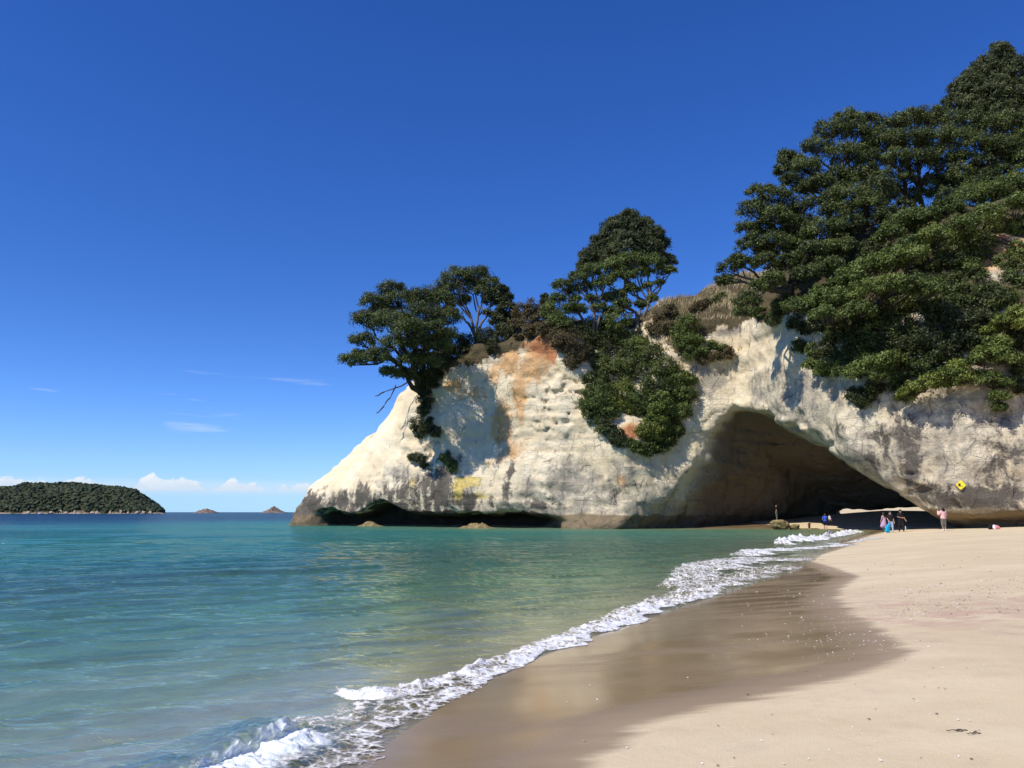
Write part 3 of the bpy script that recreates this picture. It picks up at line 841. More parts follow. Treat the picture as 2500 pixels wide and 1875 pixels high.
def plant(name, label, cat, base, lobes, leaf='dark', mode='umbrella', bark=BARK_D, forks=None, trunk_r=0.35, onto=0, group=None, dens=1.0, flat=0.72, twigs=True, dead=None, wood=True, crown_name='crown', fwd=0.0, drop=False):
    """base: world point; lobes: (px, py, r_px, Y); forks: world points where the trunk divides"""
    base = Vector(base)
    bp = project([base])
    hb = hit(float(bp[0][0]), float(bp[1][0]))
    if drop:
        f0 = sum((Vector(f) for f in forks), Vector()) / len(forks)
        base = top_at(f0.x + 0.6, f0.y + 0.5) - Vector((0, 0, 0.6))
    elif hb is not None: base = hb
    root = thing(name, label, cat, base, group)
    L, lv, paths, branch_sets = [], [], [], []
    for lb in lobes:
        px, py, r_px, Y = lb[:4]
        rm = r_px * Y / F
        cw, Y2 = snap(px, py, Y, rm, onto, fwd)
        rm = r_px * Y2 / F * 1.12
        L.append((np.array(cw), rm))
    fk = [np.array(f) for f in (forks or [])]
    if not fk:
        m = np.mean([c for c, _ in L], 0)
        fk = [np.array(base) * 0.45 + m * 0.55 + np.array([0, 0, -0.3])]
    for f in fk:
        paths.append(limb(base, f, trunk_r, trunk_r * 0.7, 0.05, 7))
    for c, rm in L:
        R = np.array([rm, rm * rng.uniform(0.8, 1.1), rm * flat])
        V, Q, T, cc = lobe_leaves(c, R, mode, dens)
        lv.append((V, Q, T))
        if wood:
            f = min(fk, key=lambda q: np.linalg.norm(q - c))
            e = c + np.array([0, 0, -0.35 * rm])
            lp, lr = limb(f, e, trunk_r * 0.55, 0.07, 0.07, 8, 0.06)
            own = [(lp, lr)]
            if twigs:
                for t in cc[rng.choice(len(cc), min(len(cc), 8), replace=False)]:
                    s = lp[rng.integers(4, 8)]
                    own.append(limb(s, t, 0.055, 0.018, 0.07, 5))
            if crown_name == 'crown': branch_sets.append(own)
            else: paths += own
    for dp in (dead or []):
        paths.append(dp)
    b = np.array(base)
    if wood:
        V, Q = tubes(paths)
        tr_o = add('trunk' if crown_name == 'crown' else 'stem', mesh_quads('trunk', V - b, Q), bark, root)
        for own in branch_sets:
            V, Q = tubes(own)
            add('branch', mesh_quads('branch', V - b, Q), bark, tr_o)
    V, Q, T = join(lv)
    me = mesh_quads(crown_name, V - b, Q, smooth=False)
    attr(me, 'tint', T)
    add(crown_name, me, LEAF[leaf], root)
    return root
def on_rock(px, py, Y=100.0):
    h = hit(px, py)
    return h if h is not None else P(px, py, Y)
def top_at(x, y):
    h = bvh.ray_cast(Vector((x, y, 80)), Vector((0, 0, -1)))
    return h[0] if h[0] is not None else Vector((x, y, 0))

# --- trees and scrub on the left of the headland
b = on_rock(424, 392, 102)
dead = []
q = P(392, 372, 103)
for (a, c) in (((408, 382), (384, 392)), ((384, 392), (375, 396)), ((396, 385), (390, 398)), ((390, 398), (384, 406)), ((384, 406), (376, 413))):
    dead.append(limb(P(*a, 102.5), P(*c, 102.5), 0.10, 0.05, 0.08, 5))
plant('pohutukawa_tree', 'broad dark green tree leaning out over the seaward end of the pale cliff', 'tree', b - Vector((0, 0, .5)),
      [(392, 291, 13, 101), (374, 304, 13, 100), (402, 303, 17, 101), (366, 322, 14, 95), (390, 325, 19, 94), (362, 342, 12, 94), (352, 361, 11, 93), (360, 356, 9, 94), (378, 358, 13, 92), (398, 346, 17, 92), (421, 319, 20, 95), (424, 299, 16, 102),
       (438, 304, 16, 102), (446, 319, 15, 100), (421, 345, 15, 92), (391, 374, 10, 94), (412, 362, 14, 93), (384, 312, 13, 102), (408, 331, 16, 90), (432, 333, 16, 92), (440, 346, 13, 93), (428, 362, 12, 94), (404, 376, 10, 99), (446, 336, 12, 95)],
      'dark', forks=[P(424, 352, 101.0), P(410, 358, 99.5), P(400, 366, 99.5)], trunk_r=0.42, dead=dead)
b = on_rock(476, 338, 103)
plant('pohutukawa_tree', 'dome-crowned tree with a fan of bare branches showing sky through them', 'tree', P(476, 336, 104) ,
      [(456, 279, 15, 104), (477, 276, 13, 104), (490, 285, 11, 104), (445, 290, 12, 104), (470, 288, 14, 106), (493, 302, 9, 104), (458, 301, 10, 105), (489, 314, 6, 103), (484, 293, 10, 103), (466, 300, 6, 105), (450, 312, 7, 104)],
      'dark', bark=BARK, forks=[P(471, 318, 104), P(478, 316, 104), P(484, 320, 104), P(466, 322, 104)], trunk_r=0.22, dens=0.95)
plant('conifer_tree', 'narrow dark conifer beside the fan-branched dome tree', 'tree', P(506, 335, 103), [(502, 290, 6, 103), (503, 299, 9, 103), (507, 310, 11, 103), (501, 320, 10, 103), (512, 322, 9, 103), (505, 331, 10, 102)], 'shade', 'pine', trunk_r=0.15, forks=[P(503, 312, 103)])
SCRUB = [
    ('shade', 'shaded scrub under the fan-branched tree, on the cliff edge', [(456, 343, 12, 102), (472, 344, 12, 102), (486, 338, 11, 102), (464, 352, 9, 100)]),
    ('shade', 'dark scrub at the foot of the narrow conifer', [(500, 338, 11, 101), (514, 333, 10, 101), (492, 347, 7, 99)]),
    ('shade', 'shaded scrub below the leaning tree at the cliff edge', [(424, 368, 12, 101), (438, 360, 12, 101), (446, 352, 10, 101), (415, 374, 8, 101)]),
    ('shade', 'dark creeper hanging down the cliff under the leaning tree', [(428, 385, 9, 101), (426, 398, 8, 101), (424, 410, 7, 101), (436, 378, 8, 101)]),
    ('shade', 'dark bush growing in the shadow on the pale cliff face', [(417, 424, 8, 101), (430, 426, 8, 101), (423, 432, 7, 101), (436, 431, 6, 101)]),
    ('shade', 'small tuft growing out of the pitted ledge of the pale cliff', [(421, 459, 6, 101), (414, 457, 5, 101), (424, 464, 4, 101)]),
    ('green', 'small hanging bush left of the yellow-stained rock', [(446, 457, 6, 100), (450, 464, 6, 100), (454, 468, 4, 100)]),
    ('brown', 'rust-brown scrub on the crest above the red earth', [(522, 312, 9, 101), (531, 308, 9, 101), (538, 316, 9, 101), (527, 321, 9, 100), (515, 324, 6, 100)]),
    ('brown', 'dry scrub capping the red earth scar', [(530, 331, 7, 98), (542, 329, 8, 98), (553, 334, 7, 98), (558, 342, 6, 97), (520, 337, 5, 98)])]
for i, (lf, lab, lobes) in enumerate(SCRUB):
    c = on_rock(lobes[0][0], lobes[0][1] + 6, lobes[0][3])
    onto = 1 if lf != 'brown' else 0
    plant('cliff_bush' if i not in (3,) else 'hanging_creeper', lab, 'bush', c, lobes, lf, 'ball', onto=onto, trunk_r=0.06, dens=1.1, flat=0.85, crown_name='foliage')
plant('young_pine', 'small spiky young pine on the crest between scrub and the leafy trees', 'tree', P(546, 318, 101), [(545, 302, 3.5, 101), (546, 308, 5, 101), (547, 314, 6.5, 101), (545, 297, 2, 101)], 'pine', 'pine', trunk_r=0.07)
# --- centre group above the gully
plant('pine_tree', 'tall round-topped pine rising behind the trees above the gully', 'tree', P(622, 312, 112),
      [(629, 221, 11, 112), (614, 233, 14, 112), (638, 234, 14, 112), (602, 245, 12, 112), (653, 238, 11, 112), (624, 250, 18, 111), (589, 259, 10, 111), (607, 261, 13, 111), (663, 245, 8, 112), (668, 262, 8, 112), (650, 251, 13, 111), (646, 224, 7, 112), (620, 225, 9, 112), (640, 262, 12, 111), (658, 258, 8, 111), (597, 252, 9, 112), (584, 268, 7, 111)],
      'pine', 'pine', forks=[P(626, 268, 112)], trunk_r=0.4, dens=1.2, flat=0.9)
plant('pohutukawa_tree', 'open-crowned tree with pale forked stems in front of the tall pine', 'tree', P(590, 345, 95.5),
      [(592, 273, 12, 97), (579, 279, 11, 97), (563, 287, 10, 97), (558, 299, 8, 97), (604, 285, 10, 97), (575, 300, 6, 97), (592, 299, 6, 97), (607, 299, 8, 98), (569, 309, 7, 96), (585, 287, 8, 98), (578, 310, 9, 96), (600, 309, 8, 97), (573, 292, 8, 98)],
      'green', bark=BARK, forks=[P(586, 318, 96.5), P(594, 312, 97), P(580, 315, 97), P(600, 316, 97)], trunk_r=0.24)
plant('pohutukawa_tree', 'flat-topped tree with grey stems right below the tall pine', 'tree', P(641, 338, 97),
      [(631, 261, 12, 99), (615, 267, 12, 99), (650, 263, 12, 99), (624, 277, 12, 99), (661, 271, 8, 99), (670, 271, 6, 99), (631, 290, 9, 99), (615, 296, 9, 99), (648, 286, 5, 99), (660, 282, 4, 99), (640, 274, 9, 99), (622, 305, 9, 97), (612, 313, 9, 97), (641, 306, 7, 99), (652, 300, 6, 99), (606, 280, 9, 100)],
      'green', bark=BARK, forks=[P(636, 312, 98), P(642, 306, 98.5), P(648, 302, 99)], trunk_r=0.24)
GULLY = [
    ('green', 'thick leafy drape on the right edge of the gully above the cave shoulder', [(678, 376, 11, 89), (684, 394, 11, 89), (680, 410, 10, 88), (670, 424, 10, 88), (688, 380, 8, 89)]),
    ('dark', 'leafy fringe hanging lowest towards the cave mouth', [(668, 438, 9, 88), (660, 446, 8, 88), (676, 430, 7, 88), (648, 448, 7, 88)]),
    ('dark', 'leafy fringe along the left edge of the gully above the small bush', [(594, 416, 9, 88), (604, 426, 9, 88), (586, 404, 8, 89), (600, 384, 10, 90)]),
    ('dark', 'foliage filling the gap under the open-crowned tree', [(582, 330, 11, 96), (596, 342, 11, 95), (584, 352, 9, 94), (600, 360, 10, 93), (630, 352, 10, 93)]),
    ('brown', 'low dry shrub in the middle of the grass slope', [(700, 306, 5, 92), (706, 303, 4, 92), (694, 310, 4, 92)]),
    ('green', 'low green shrub on the upper edge of the grass slope', [(716, 300, 4, 92), (722, 297, 4, 92)]),
    ('green', 'small green tuft hanging on the pale ledge under the grass', [(712, 345, 5, 89), (722, 349, 5, 89), (704, 350, 4, 89)]),
    ('brown', 'dry grassy scrub on the ledge right of the shrub', [(715, 356, 6, 89), (728, 353, 6, 89), (702, 360, 5, 89)]),
    ('green', 'rounded bush at the top of the gully beside the red earth', [(552, 312, 11, 97), (563, 321, 11, 96), (556, 322, 8, 96)]),
    ('brown', 'brownish scrub spilling over the right side of the red scar', [(568, 341, 13, 95), (578, 352, 11, 95), (572, 361, 8, 94)]),
    ('shade', 'dark bush around the pale stems at the head of the gully', [(600, 328, 15, 95), (610, 345, 15, 94), (590, 340, 10, 95)]),
    ('green', 'bush under the flat-topped tree at the gully head', [(618, 320, 12, 96), (628, 340, 13, 94), (640, 345, 11, 94)]),
    ('dark', 'broad leafy mass filling the middle of the gully', [(614, 372, 17, 91), (600, 366, 12, 91), (628, 362, 13, 91), (590, 378, 8, 91)]),
    ('green', 'leafy bush overhanging the pale buttress on the left of the gully', [(602, 398, 13, 89), (592, 404, 10, 89), (608, 412, 10, 89), (588, 392, 7, 89)]),
    ('bright', 'light green bush low in the gully above the orange earth', [(621, 391, 13, 89), (616, 404, 9, 89), (628, 408, 8, 89)]),
    ('dark', 'large bush on the right flank of the gully', [(640, 366, 15, 91), (653, 354, 12, 92), (664, 366, 12, 91), (656, 384, 14, 90)]),
    ('green', 'dense bush draped beside the grey cliff above the cave mouth', [(640, 396, 15, 89), (659, 402, 14, 89), (672, 390, 10, 89), (672, 408, 9, 89), (650, 414, 10, 89)]),
    ('bright', 'hanging bush at the bottom of the gully beside the cave mouth', [(655, 424, 12, 88), (652, 438, 9, 88), (645, 430, 8, 88), (662, 430, 8, 88)]),
    ('shade', 'small bush under the orange earth at the gully foot', [(616, 436, 8, 88), (622, 443, 6, 88), (611, 428, 5, 88)]),
    ('green', 'little tuft left of the hanging bush at the gully foot', [(637, 447, 6, 88), (644, 451, 4, 88), (631, 443, 4, 88)]),
    ('green', 'leafy shrub standing on the ledge below the dry grass', [(688, 325, 11, 90), (685, 340, 12, 90), (692, 353, 9, 90), (679, 330, 8, 90), (697, 340, 7, 90)]),
    ('brown', 'dry scrub along the crest between flat-topped tree and grass slope', [(660, 318, 8, 96), (672, 312, 8, 96), (655, 330, 9, 95), (668, 326, 8, 95)])]
for lf, lab, lobes in GULLY:
    h = hit(lobes[0][0], lobes[0][1])
    c = h if h is not None else P(lobes[0][0], lobes[0][1] + 8, lobes[0][3])
    plant('gully_bush', lab, 'bush', c, lobes, lf, 'ball', onto=0.45, trunk_r=0.08, dens=1.15, flat=0.85, crown_name='foliage', group='bushes in the gully')
# --- the big trees on the right
plant('pine_tree', 'tall dense pine on the skyline at the far right', 'tree', P(992, 235, 92),
      [(998, 54, 11.3, 92), (986, 74, 16.9, 92), (1010, 74, 15.8, 92), (966, 90, 14.7, 92), (990, 96, 20.3, 91), (955, 103, 10.2, 92), (1016, 98, 18.1, 91), (976, 82, 13.6, 92), (1003, 62, 11.3, 92), (970, 108, 13.6, 91), (1030, 85, 15.8, 92), (1028, 110, 18.1, 91), (1000, 115, 18.1, 91)],
      'pine', 'pine', forks=[P(992, 125, 92)], drop=True, trunk_r=0.5, dens=1.25, flat=0.95)
plant('pohutukawa_tree', 'tall dark tree whose crown makes the upper edge above the grass slope', 'tree', P(826, 258, 84),
      [(848, 119, 13.6, 84), (871, 119, 9.0, 84), (831, 132, 15.8, 84), (855, 133, 14.7, 84), (817, 149, 14.7, 84), (843, 156, 16.9, 83), (786, 157, 9.0, 84), (793, 165, 14.7, 84), (807, 171, 15.8, 83), (781, 171, 7.9, 84), (820, 185, 14.7, 82), (866, 150, 11.3, 84), (805, 190, 11.3, 83), (790, 182, 10.2, 83), (838, 176, 13.6, 83)],
      'dark', bark=BARK_D, forks=[P(828, 205, 84), P(838, 192, 84)], drop=True, trunk_r=0.4)
plant('pohutukawa_tree', 'wide wind-swept tree along the skyline right of the tallest dark crown', 'tree', P(912, 246, 84),
      [(890, 127, 15.8, 84), (910, 122, 15.8, 84), (929, 118, 14.7, 84), (946, 123, 15.8, 84), (886, 143, 16.9, 83), (910, 143, 18.1, 82), (936, 142, 19.2, 82), (958, 140, 16.9, 82), (895, 160, 13.6, 82), (918, 162, 15.8, 82), (942, 160, 15.8, 82), (870, 158, 11.3, 83), (962, 160, 12.4, 82), (884, 176, 10.2, 82), (906, 178, 9.0, 82)],
      'dark', bark=BARK_D, forks=[P(905, 195, 84), P(920, 190, 84), P(938, 195, 84)], drop=True, trunk_r=0.4)
plant('pohutukawa_tree', 'dense tree on the skyline below the tall right-hand pine', 'tree', P(985, 240, 82),
      [(968, 122, 15.8, 82), (990, 130, 18.1, 82), (1008, 124, 16.9, 82), (1020, 140, 15.8, 82), (975, 145, 15.8, 81), (998, 150, 16.9, 81), (1018, 160, 15.8, 81), (980, 165, 12.4, 81), (1000, 172, 11.3, 81), (1036, 130, 18.1, 82), (1036, 160, 18.1, 81)],
      'dark', bark=BARK_D, forks=[P(980, 195, 82), P(996, 192, 82)], drop=True, trunk_r=0.4)
plant('pohutukawa_tree', 'dark spreading tree overhanging the end of the dry grass slope', 'tree', P(800, 308, 80),
      [(760, 193, 12.4, 80), (776, 199, 14.7, 80), (753, 211, 13.6, 80), (773, 218, 15.8, 79), (800, 208, 14.7, 80), (793, 226, 13.6, 79), (747, 229, 10.2, 80), (753, 245, 14.7, 79), (775, 244, 15.8, 78), (803, 243, 14.7, 79), (731, 268, 12.4, 79), (724, 282, 9.0, 79), (740, 262, 11.3, 79), (765, 264, 13.6, 78), (747, 302, 12.4, 77), (744, 313, 10.2, 77), (770, 282, 13.6, 77), (790, 264, 14.7, 78), (758, 288, 10.2, 77)],
      'dark', bark=BARK, forks=[P(790, 262, 79.5), P(778, 272, 79), P(770, 290, 78.5), P(795, 240, 80)], fwd=3.0, drop=True, trunk_r=0.42)
plant('pohutukawa_tree', 'thick dark tree in the middle of the right-hand canopy', 'tree', P(850, 290, 79),
      [(851, 198, 19.2, 78), (876, 190, 16.9, 78), (869, 206, 16.9, 77), (834, 214, 16.9, 78), (820, 232, 16.9, 77), (846, 228, 16.9, 77), (812, 252, 14.7, 76), (838, 250, 15.8, 76), (832, 200, 12.4, 79), (826, 268, 14.7, 75), (806, 276, 13.6, 75)],
      'dark', bark=BARK_D, forks=[P(845, 245, 78.5), P(860, 235, 78.5)], fwd=3.0, drop=True, trunk_r=0.4)
plant('pohutukawa_tree', 'sunlit tree with layered crown stepping up towards the right edge', 'tree', P(955, 280, 76),
      [(903, 225, 15.8, 75), (922, 219, 16.9, 75), (946, 212, 15.8, 75), (970, 199, 18.1, 75), (992, 193, 15.8, 75), (890, 236, 13.6, 75), (936, 238, 15.8, 74), (962, 228, 15.8, 74), (985, 219, 15.8, 74), (1014, 186, 15.8, 75), (1012, 208, 14.7, 74), (912, 246, 12.4, 74), (1030, 200, 15.8, 75)],
      'green', bark=BARK_D, forks=[P(935, 255, 75.5), P(965, 250, 75.5), P(990, 240, 75.5)], fwd=3.0, drop=True, trunk_r=0.4)
plant('pohutukawa_tree', 'sunlit rounded crown low in the canopy above the grey arch wall', 'tree', P(890, 330, 73),
      [(869, 270, 18.1, 71), (890, 262, 16.9, 71), (912, 256, 14.7, 71), (851, 282, 18.1, 71), (869, 292, 16.9, 70), (843, 301, 16.9, 71), (895, 286, 15.8, 70), (920, 288, 16.9, 70), (936, 290, 11.3, 70), (808, 308, 13.6, 73), (794, 307, 11.3, 73), (822, 297, 14.7, 72), (860, 312, 14.7, 70), (826, 316, 13.6, 71)],
      'green', bark=BARK_D, forks=[P(880, 310, 72.5), P(850, 318, 72.5), P(905, 308, 72)], fwd=4.0, drop=True, trunk_r=0.4)
RIGHT = [
    ('green', 'leafy bush hanging furthest left over the arch wall', [(812, 366, 9, 70), (830, 368, 12, 69), (846, 372, 12, 69), (822, 374, 7, 69)]),
    ('green', 'broad bush along the lip above the arch wall', [(860, 374, 14, 68), (876, 366, 13, 68), (892, 361, 13, 68), (884, 377, 11, 67), (868, 362, 10, 68)]),
    ('shade', 'dark bush hanging below the lip of the arch wall', [(865, 398, 12, 67), (856, 394, 9, 67), (874, 390, 10, 67)]),
    ('bright', 'bright yellow-green branch spray jutting out over the grey wall', [(905, 398, 9, 64), (914, 391, 11, 64), (926, 385, 11, 63), (938, 381, 9, 63)]),
    ('bright', 'bright green foliage directly above the warning sign wall', [(952, 376, 12, 62), (964, 380, 10, 62), (958, 368, 9, 62), (944, 385, 6, 62)]),
    ('green', 'rounded sunlit bush at the right edge above the wall', [(990, 355, 15, 61), (1006, 360, 12, 61), (980, 362, 11, 61), (998, 344, 11, 62)]),
    ('green', 'leafy bush hanging right of the bright spray', [(992, 380, 11, 60), (980, 378, 9, 60), (1004, 384, 9, 60), (998, 398, 8, 60), (1000, 408, 6, 60)]),
    ('bright', 'sunlit spray of leaves at the right edge, mid canopy', [(1006, 323, 12, 64), (1020, 314, 11, 64), (992, 332, 8, 64), (1028, 326, 12, 63)]),
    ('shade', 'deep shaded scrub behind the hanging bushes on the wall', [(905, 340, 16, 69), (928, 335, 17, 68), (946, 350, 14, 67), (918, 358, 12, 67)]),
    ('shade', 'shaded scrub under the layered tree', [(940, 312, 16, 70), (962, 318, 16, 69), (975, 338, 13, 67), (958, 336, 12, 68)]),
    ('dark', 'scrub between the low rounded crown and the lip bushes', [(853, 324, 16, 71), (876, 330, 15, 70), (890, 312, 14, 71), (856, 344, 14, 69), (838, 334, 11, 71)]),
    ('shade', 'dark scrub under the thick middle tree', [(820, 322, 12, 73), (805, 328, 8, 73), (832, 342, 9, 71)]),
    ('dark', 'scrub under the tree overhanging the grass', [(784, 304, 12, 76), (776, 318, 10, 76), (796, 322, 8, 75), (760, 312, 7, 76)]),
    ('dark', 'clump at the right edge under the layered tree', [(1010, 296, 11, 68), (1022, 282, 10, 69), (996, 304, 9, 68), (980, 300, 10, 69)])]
for lf, lab, lobes in RIGHT:
    h = hit(lobes[0][0], lobes[0][1])
    c = h if h is not None else P(lobes[0][0], lobes[0][1] + 8, lobes[0][3])
    plant('cliff_bush', lab, 'bush', c, lobes, lf, 'umbrella' if lf in ('green', 'bright') else 'ball', onto=1.9 if lf in ('green', 'bright') else 0.45, trunk_r=0.12, dens=1.2, flat=0.72, crown_name='foliage', group='bushes on the arch wall')

EXTRA = [
    ('dark', 'leafy clump partly covering the orange rock at the right edge', [(978, 274, 10, 70), (990, 288, 10, 69), (1012, 276, 9, 69), (975, 256, 9, 71), (1020, 266, 8, 70)]),
    ('dark', 'dense foliage joining the skyline trees behind the layered tree', [(868, 176, 12, 84), (888, 192, 13, 84), (930, 186, 13, 84), (950, 178, 13, 84), (914, 196, 10, 84), (975, 178, 13, 83)]),
    ('dark', 'dense foliage right of the tallest dark crown', [(872, 138, 12, 84), (864, 168, 13, 83), (846, 180, 12, 83), (858, 206, 13, 80), (884, 214, 12, 79)]),
    ('dark', 'dense foliage inside the spreading tree over the grass', [(786, 214, 12, 79), (764, 228, 12, 78), (784, 234, 12, 78), (806, 226, 12, 79), (768, 252, 12, 78), (792, 250, 11, 77), (814, 262, 12, 76)]),
    ('dark', 'foliage at the right edge below the skyline pine', [(1006, 146, 14, 81), (1024, 176, 13, 80), (988, 178, 12, 80), (960, 172, 12, 81)]),
    ('dark', 'leafy clump on the upper slope under the skyline dense tree', [(905, 222, 13, 70), (925, 236, 13, 70), (985, 246, 12, 70), (1005, 262, 11, 70), (1022, 250, 12, 70)]),
    ('green', 'sunlit clump high on the right slope', [(952, 250, 12, 70), (972, 240, 12, 70), (1000, 228, 13, 70), (1020, 226, 12, 70), (968, 268, 11, 70)]),
    ('dark', 'leafy clump in the middle of the right slope', [(905, 284, 13, 70), (925, 300, 13, 70), (900, 304, 12, 70), (945, 300, 12, 70), (960, 304, 10, 70)]),
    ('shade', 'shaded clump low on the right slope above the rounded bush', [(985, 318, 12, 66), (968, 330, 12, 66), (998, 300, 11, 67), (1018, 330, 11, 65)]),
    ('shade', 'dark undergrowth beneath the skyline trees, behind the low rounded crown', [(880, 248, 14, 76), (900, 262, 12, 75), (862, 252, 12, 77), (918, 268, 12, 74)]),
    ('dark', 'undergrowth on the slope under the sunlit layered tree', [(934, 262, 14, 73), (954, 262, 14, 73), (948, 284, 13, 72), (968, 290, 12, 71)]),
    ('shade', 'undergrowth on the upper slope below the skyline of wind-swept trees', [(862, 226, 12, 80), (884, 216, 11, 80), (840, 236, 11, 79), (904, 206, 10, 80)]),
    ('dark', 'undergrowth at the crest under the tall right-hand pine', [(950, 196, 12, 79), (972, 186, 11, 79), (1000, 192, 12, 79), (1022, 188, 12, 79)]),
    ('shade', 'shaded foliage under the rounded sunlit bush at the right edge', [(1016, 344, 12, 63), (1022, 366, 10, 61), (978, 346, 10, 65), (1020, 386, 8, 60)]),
    ('dark', 'foliage between the arch lip bushes and the bright spray', [(904, 372, 12, 66), (922, 368, 12, 65), (936, 362, 11, 65), (898, 386, 8, 65)]),
    ('dark', 'leafy clump on the wall left of the lip bushes', [(800, 346, 8, 73), (816, 350, 9, 72), (834, 354, 10, 71), (848, 358, 9, 70)]),
    ('dark', 'foliage under the low rounded crown, above the lip bushes', [(880, 344, 12, 69), (862, 352, 11, 69), (896, 352, 10, 68), (900, 326, 12, 70), (872, 314, 11, 71)])]
for lf, lab, lobes in EXTRA:
    h = hit(lobes[0][0], lobes[0][1])
    c = h if h is not None else P(lobes[0][0], lobes[0][1] + 8, lobes[0][3])
    plant('undergrowth_bush', lab, 'bush', c, lobes, lf, 'ball', onto=0.45, trunk_r=0.1, dens=1.1, flat=0.8, crown_name='foliage', group='bushes on the arch wall')

# --- dry grass on the crest
def grass(name, label_pts, n, hgt, seed, col):
    r = np.random.default_rng(seed)
    pts = []
    (x0, x1, y0, y1) = label_pts
    tries = 0
    while len(pts) < n and tries < n * 6:
        tries += 1
        x, y = r.uniform(x0, x1), r.uniform(y0, y1)
        h = bvh.ray_cast(Vector((x, y, 60)), Vector((0, 0, -1)))
        if h[0] is None or h[1].z < 0.45 or h[0].z < 19: continue
        pts.append(h[0])
    pts = np.array(pts)
    n = len(pts)
    a = r.uniform(0, 2 * math.pi, n)
    hh = hgt * r.uniform(0.4, 1.2, n) * (0.7 + 0.6 * (fbm(pts[:, 0] / 1.5, pts[:, 1] / 1.5, 0, 2, 91) + 0.5))
    w = np.stack([np.cos(a), np.sin(a), np.zeros(n)], -1) * 0.035
    lean = np.stack([r.normal(0.18, .25, n), r.normal(-0.05, .25, n), np.ones(n)], -1) * hh[:, None]
    V = np.stack([pts - w, pts + w, pts + lean * 0.6 + w * 0.6, pts + lean], 1).reshape(-1, 3)
    Q = np.arange(n * 4).reshape(n, 4)
    me = mesh_quads(name, V, Q, smooth=False)
    attr(me, 'tint', np.repeat(np.clip(r.uniform(0, .6, n) + 0.7 * fbm(pts[:, 0] / 2.5, pts[:, 1] / 2.5, 0, 3, 93) + 0.2, 0, 1), 4))
    return add(name, me, col, kind='stuff', label='dry tawny grass covering the crest and ledges of the cliff', category='grass')
DRY = leaf_mat('dry_grass_blades', (0.30, 0.24, 0.12), (0.62, 0.52, 0.31), 0.9)
grass('dry_grass', (16, 34, 87, 112), 26000, 0.55, 5, DRY)

# ------------------------------------------------------------------ far island and rocks in the sea
ISL_PX = [(-420, 505), (-300, 495), (-180, 488), (-60, 486), (0, 485.6), (25, 484.8), (46, 485.4), (63, 483.6), (77, 482.4), (98, 483.6), (121, 485), (135, 489), (148, 497.2), (157, 502.8), (163, 508), (168, 511.6)]
IY = 900.0
ipx = [P(a, b, IY) for a, b in ISL_PX]
ix = np.array([v.x for v in ipx]); iz = np.array([v.z for v in ipx]) - 3.0
def island_z(X, Y):
    prof = np.interp(X * 900.0 / Y, ix, iz, left=0, right=-3)
    t = np.clip((Y - 845) / 60, 0, 1)
    cross = np.where(Y < 905, np.sin(t * math.pi / 2) ** 0.8, np.sqrt(np.clip(1 - ((Y - 905) / 140) ** 2, 0, 1)))
    n = fbm(X / 40, Y / 40, 0.4, 4, 101) * 5
    return np.where(prof > -2.9, (prof + n * np.clip(prof / 30, 0, 1)) * cross - 0.6 - 1.4 * (1 - np.clip(cross * 4, 0, 1)), -3)
nx_, ny_ = 220, 60
X, Y = np.meshgrid(np.linspace(ix[0], ix[-1] + 2, nx_), np.linspace(843, 1045, ny_), indexing='ij')
X = X * (Y / 900.0)
Z = island_z(X.ravel(), Y.ravel())
ime = mesh_quads('island', np.stack([X.ravel(), Y.ravel(), Z], -1), grid_quads(nx_, ny_)[:, ::-1])
k = Mat('island_ground')
p = k.pos()
col = k.mix(k.rng(k.node('ShaderNodeSeparateXYZ').outputs[2], 0, 1), (0.1, 0.1, 0.1), (0.1, 0.1, 0.1))
sepz = k.node('ShaderNodeSeparateXYZ'); k.l.new(k.node('ShaderNodeTexCoord').outputs['Object'], sepz.inputs[0])
nz = k.noise(p, 0.12, 5, 0.65)
hz = k.math('ADD', sepz.outputs[2], k.math('MULTIPLY', k.math('SUBTRACT', nz, 0.5), -14.0))
col = k.mix(k.rng(hz, -1.0, 2.5), k.mix(nz, (0.20, 0.15, 0.11), (0.42, 0.33, 0.25)), (0.045, 0.05, 0.022))
island = add('island', ime, k.done(k.principled(col, 0.95, spec=0.1)), kind='structure')
# its forest, one mass of crowns
phi = (1 + 5 ** 0.5) / 2
ico = np.array([(-1, phi, 0), (1, phi, 0), (-1, -phi, 0), (1, -phi, 0), (0, -1, phi), (0, 1, phi), (0, -1, -phi), (0, 1, -phi), (phi, 0, -1), (phi, 0, 1), (-phi, 0, -1), (-phi, 0, 1)], float)
ico /= np.linalg.norm(ico[0])
icf = np.array([(0, 11, 5), (0, 5, 1), (0, 1, 7), (0, 7, 10), (0, 10, 11), (1, 5, 9), (5, 11, 4), (11, 10, 2), (10, 7, 6), (7, 1, 8), (3, 9, 4), (3, 4, 2), (3, 2, 6), (3, 6, 8), (3, 8, 9), (4, 9, 5), (2, 4, 11), (6, 2, 10), (8, 6, 7), (9, 8, 1)])
def subdiv(V, Fc):
    V = [tuple(v) for v in V]; cache = {}; out = []
    def mid(a, b):
        key = (min(a, b), max(a, b))
        if key not in cache:
            m = np.array(V[a]) + np.array(V[b]); m /= np.linalg.norm(m)
            cache[key] = len(V); V.append(tuple(m))
        return cache[key]
    for a, b, c in Fc:
        ab, bc, ca = mid(a, b), mid(b, c), mid(c, a)
        out += [(a, ab, ca), (ab, b, bc), (ca, bc, c), (ab, bc, ca)]
    return np.array(V), np.array(out)
ico2, icf2 = subdiv(ico, icf)
nT = 9000
ty = rng.uniform(847, 960, nT * 2); tx = rng.uniform(ix[2], ix[-1] - 0.5, nT * 2) * ty / 900.0
tz = island_z(tx, ty)
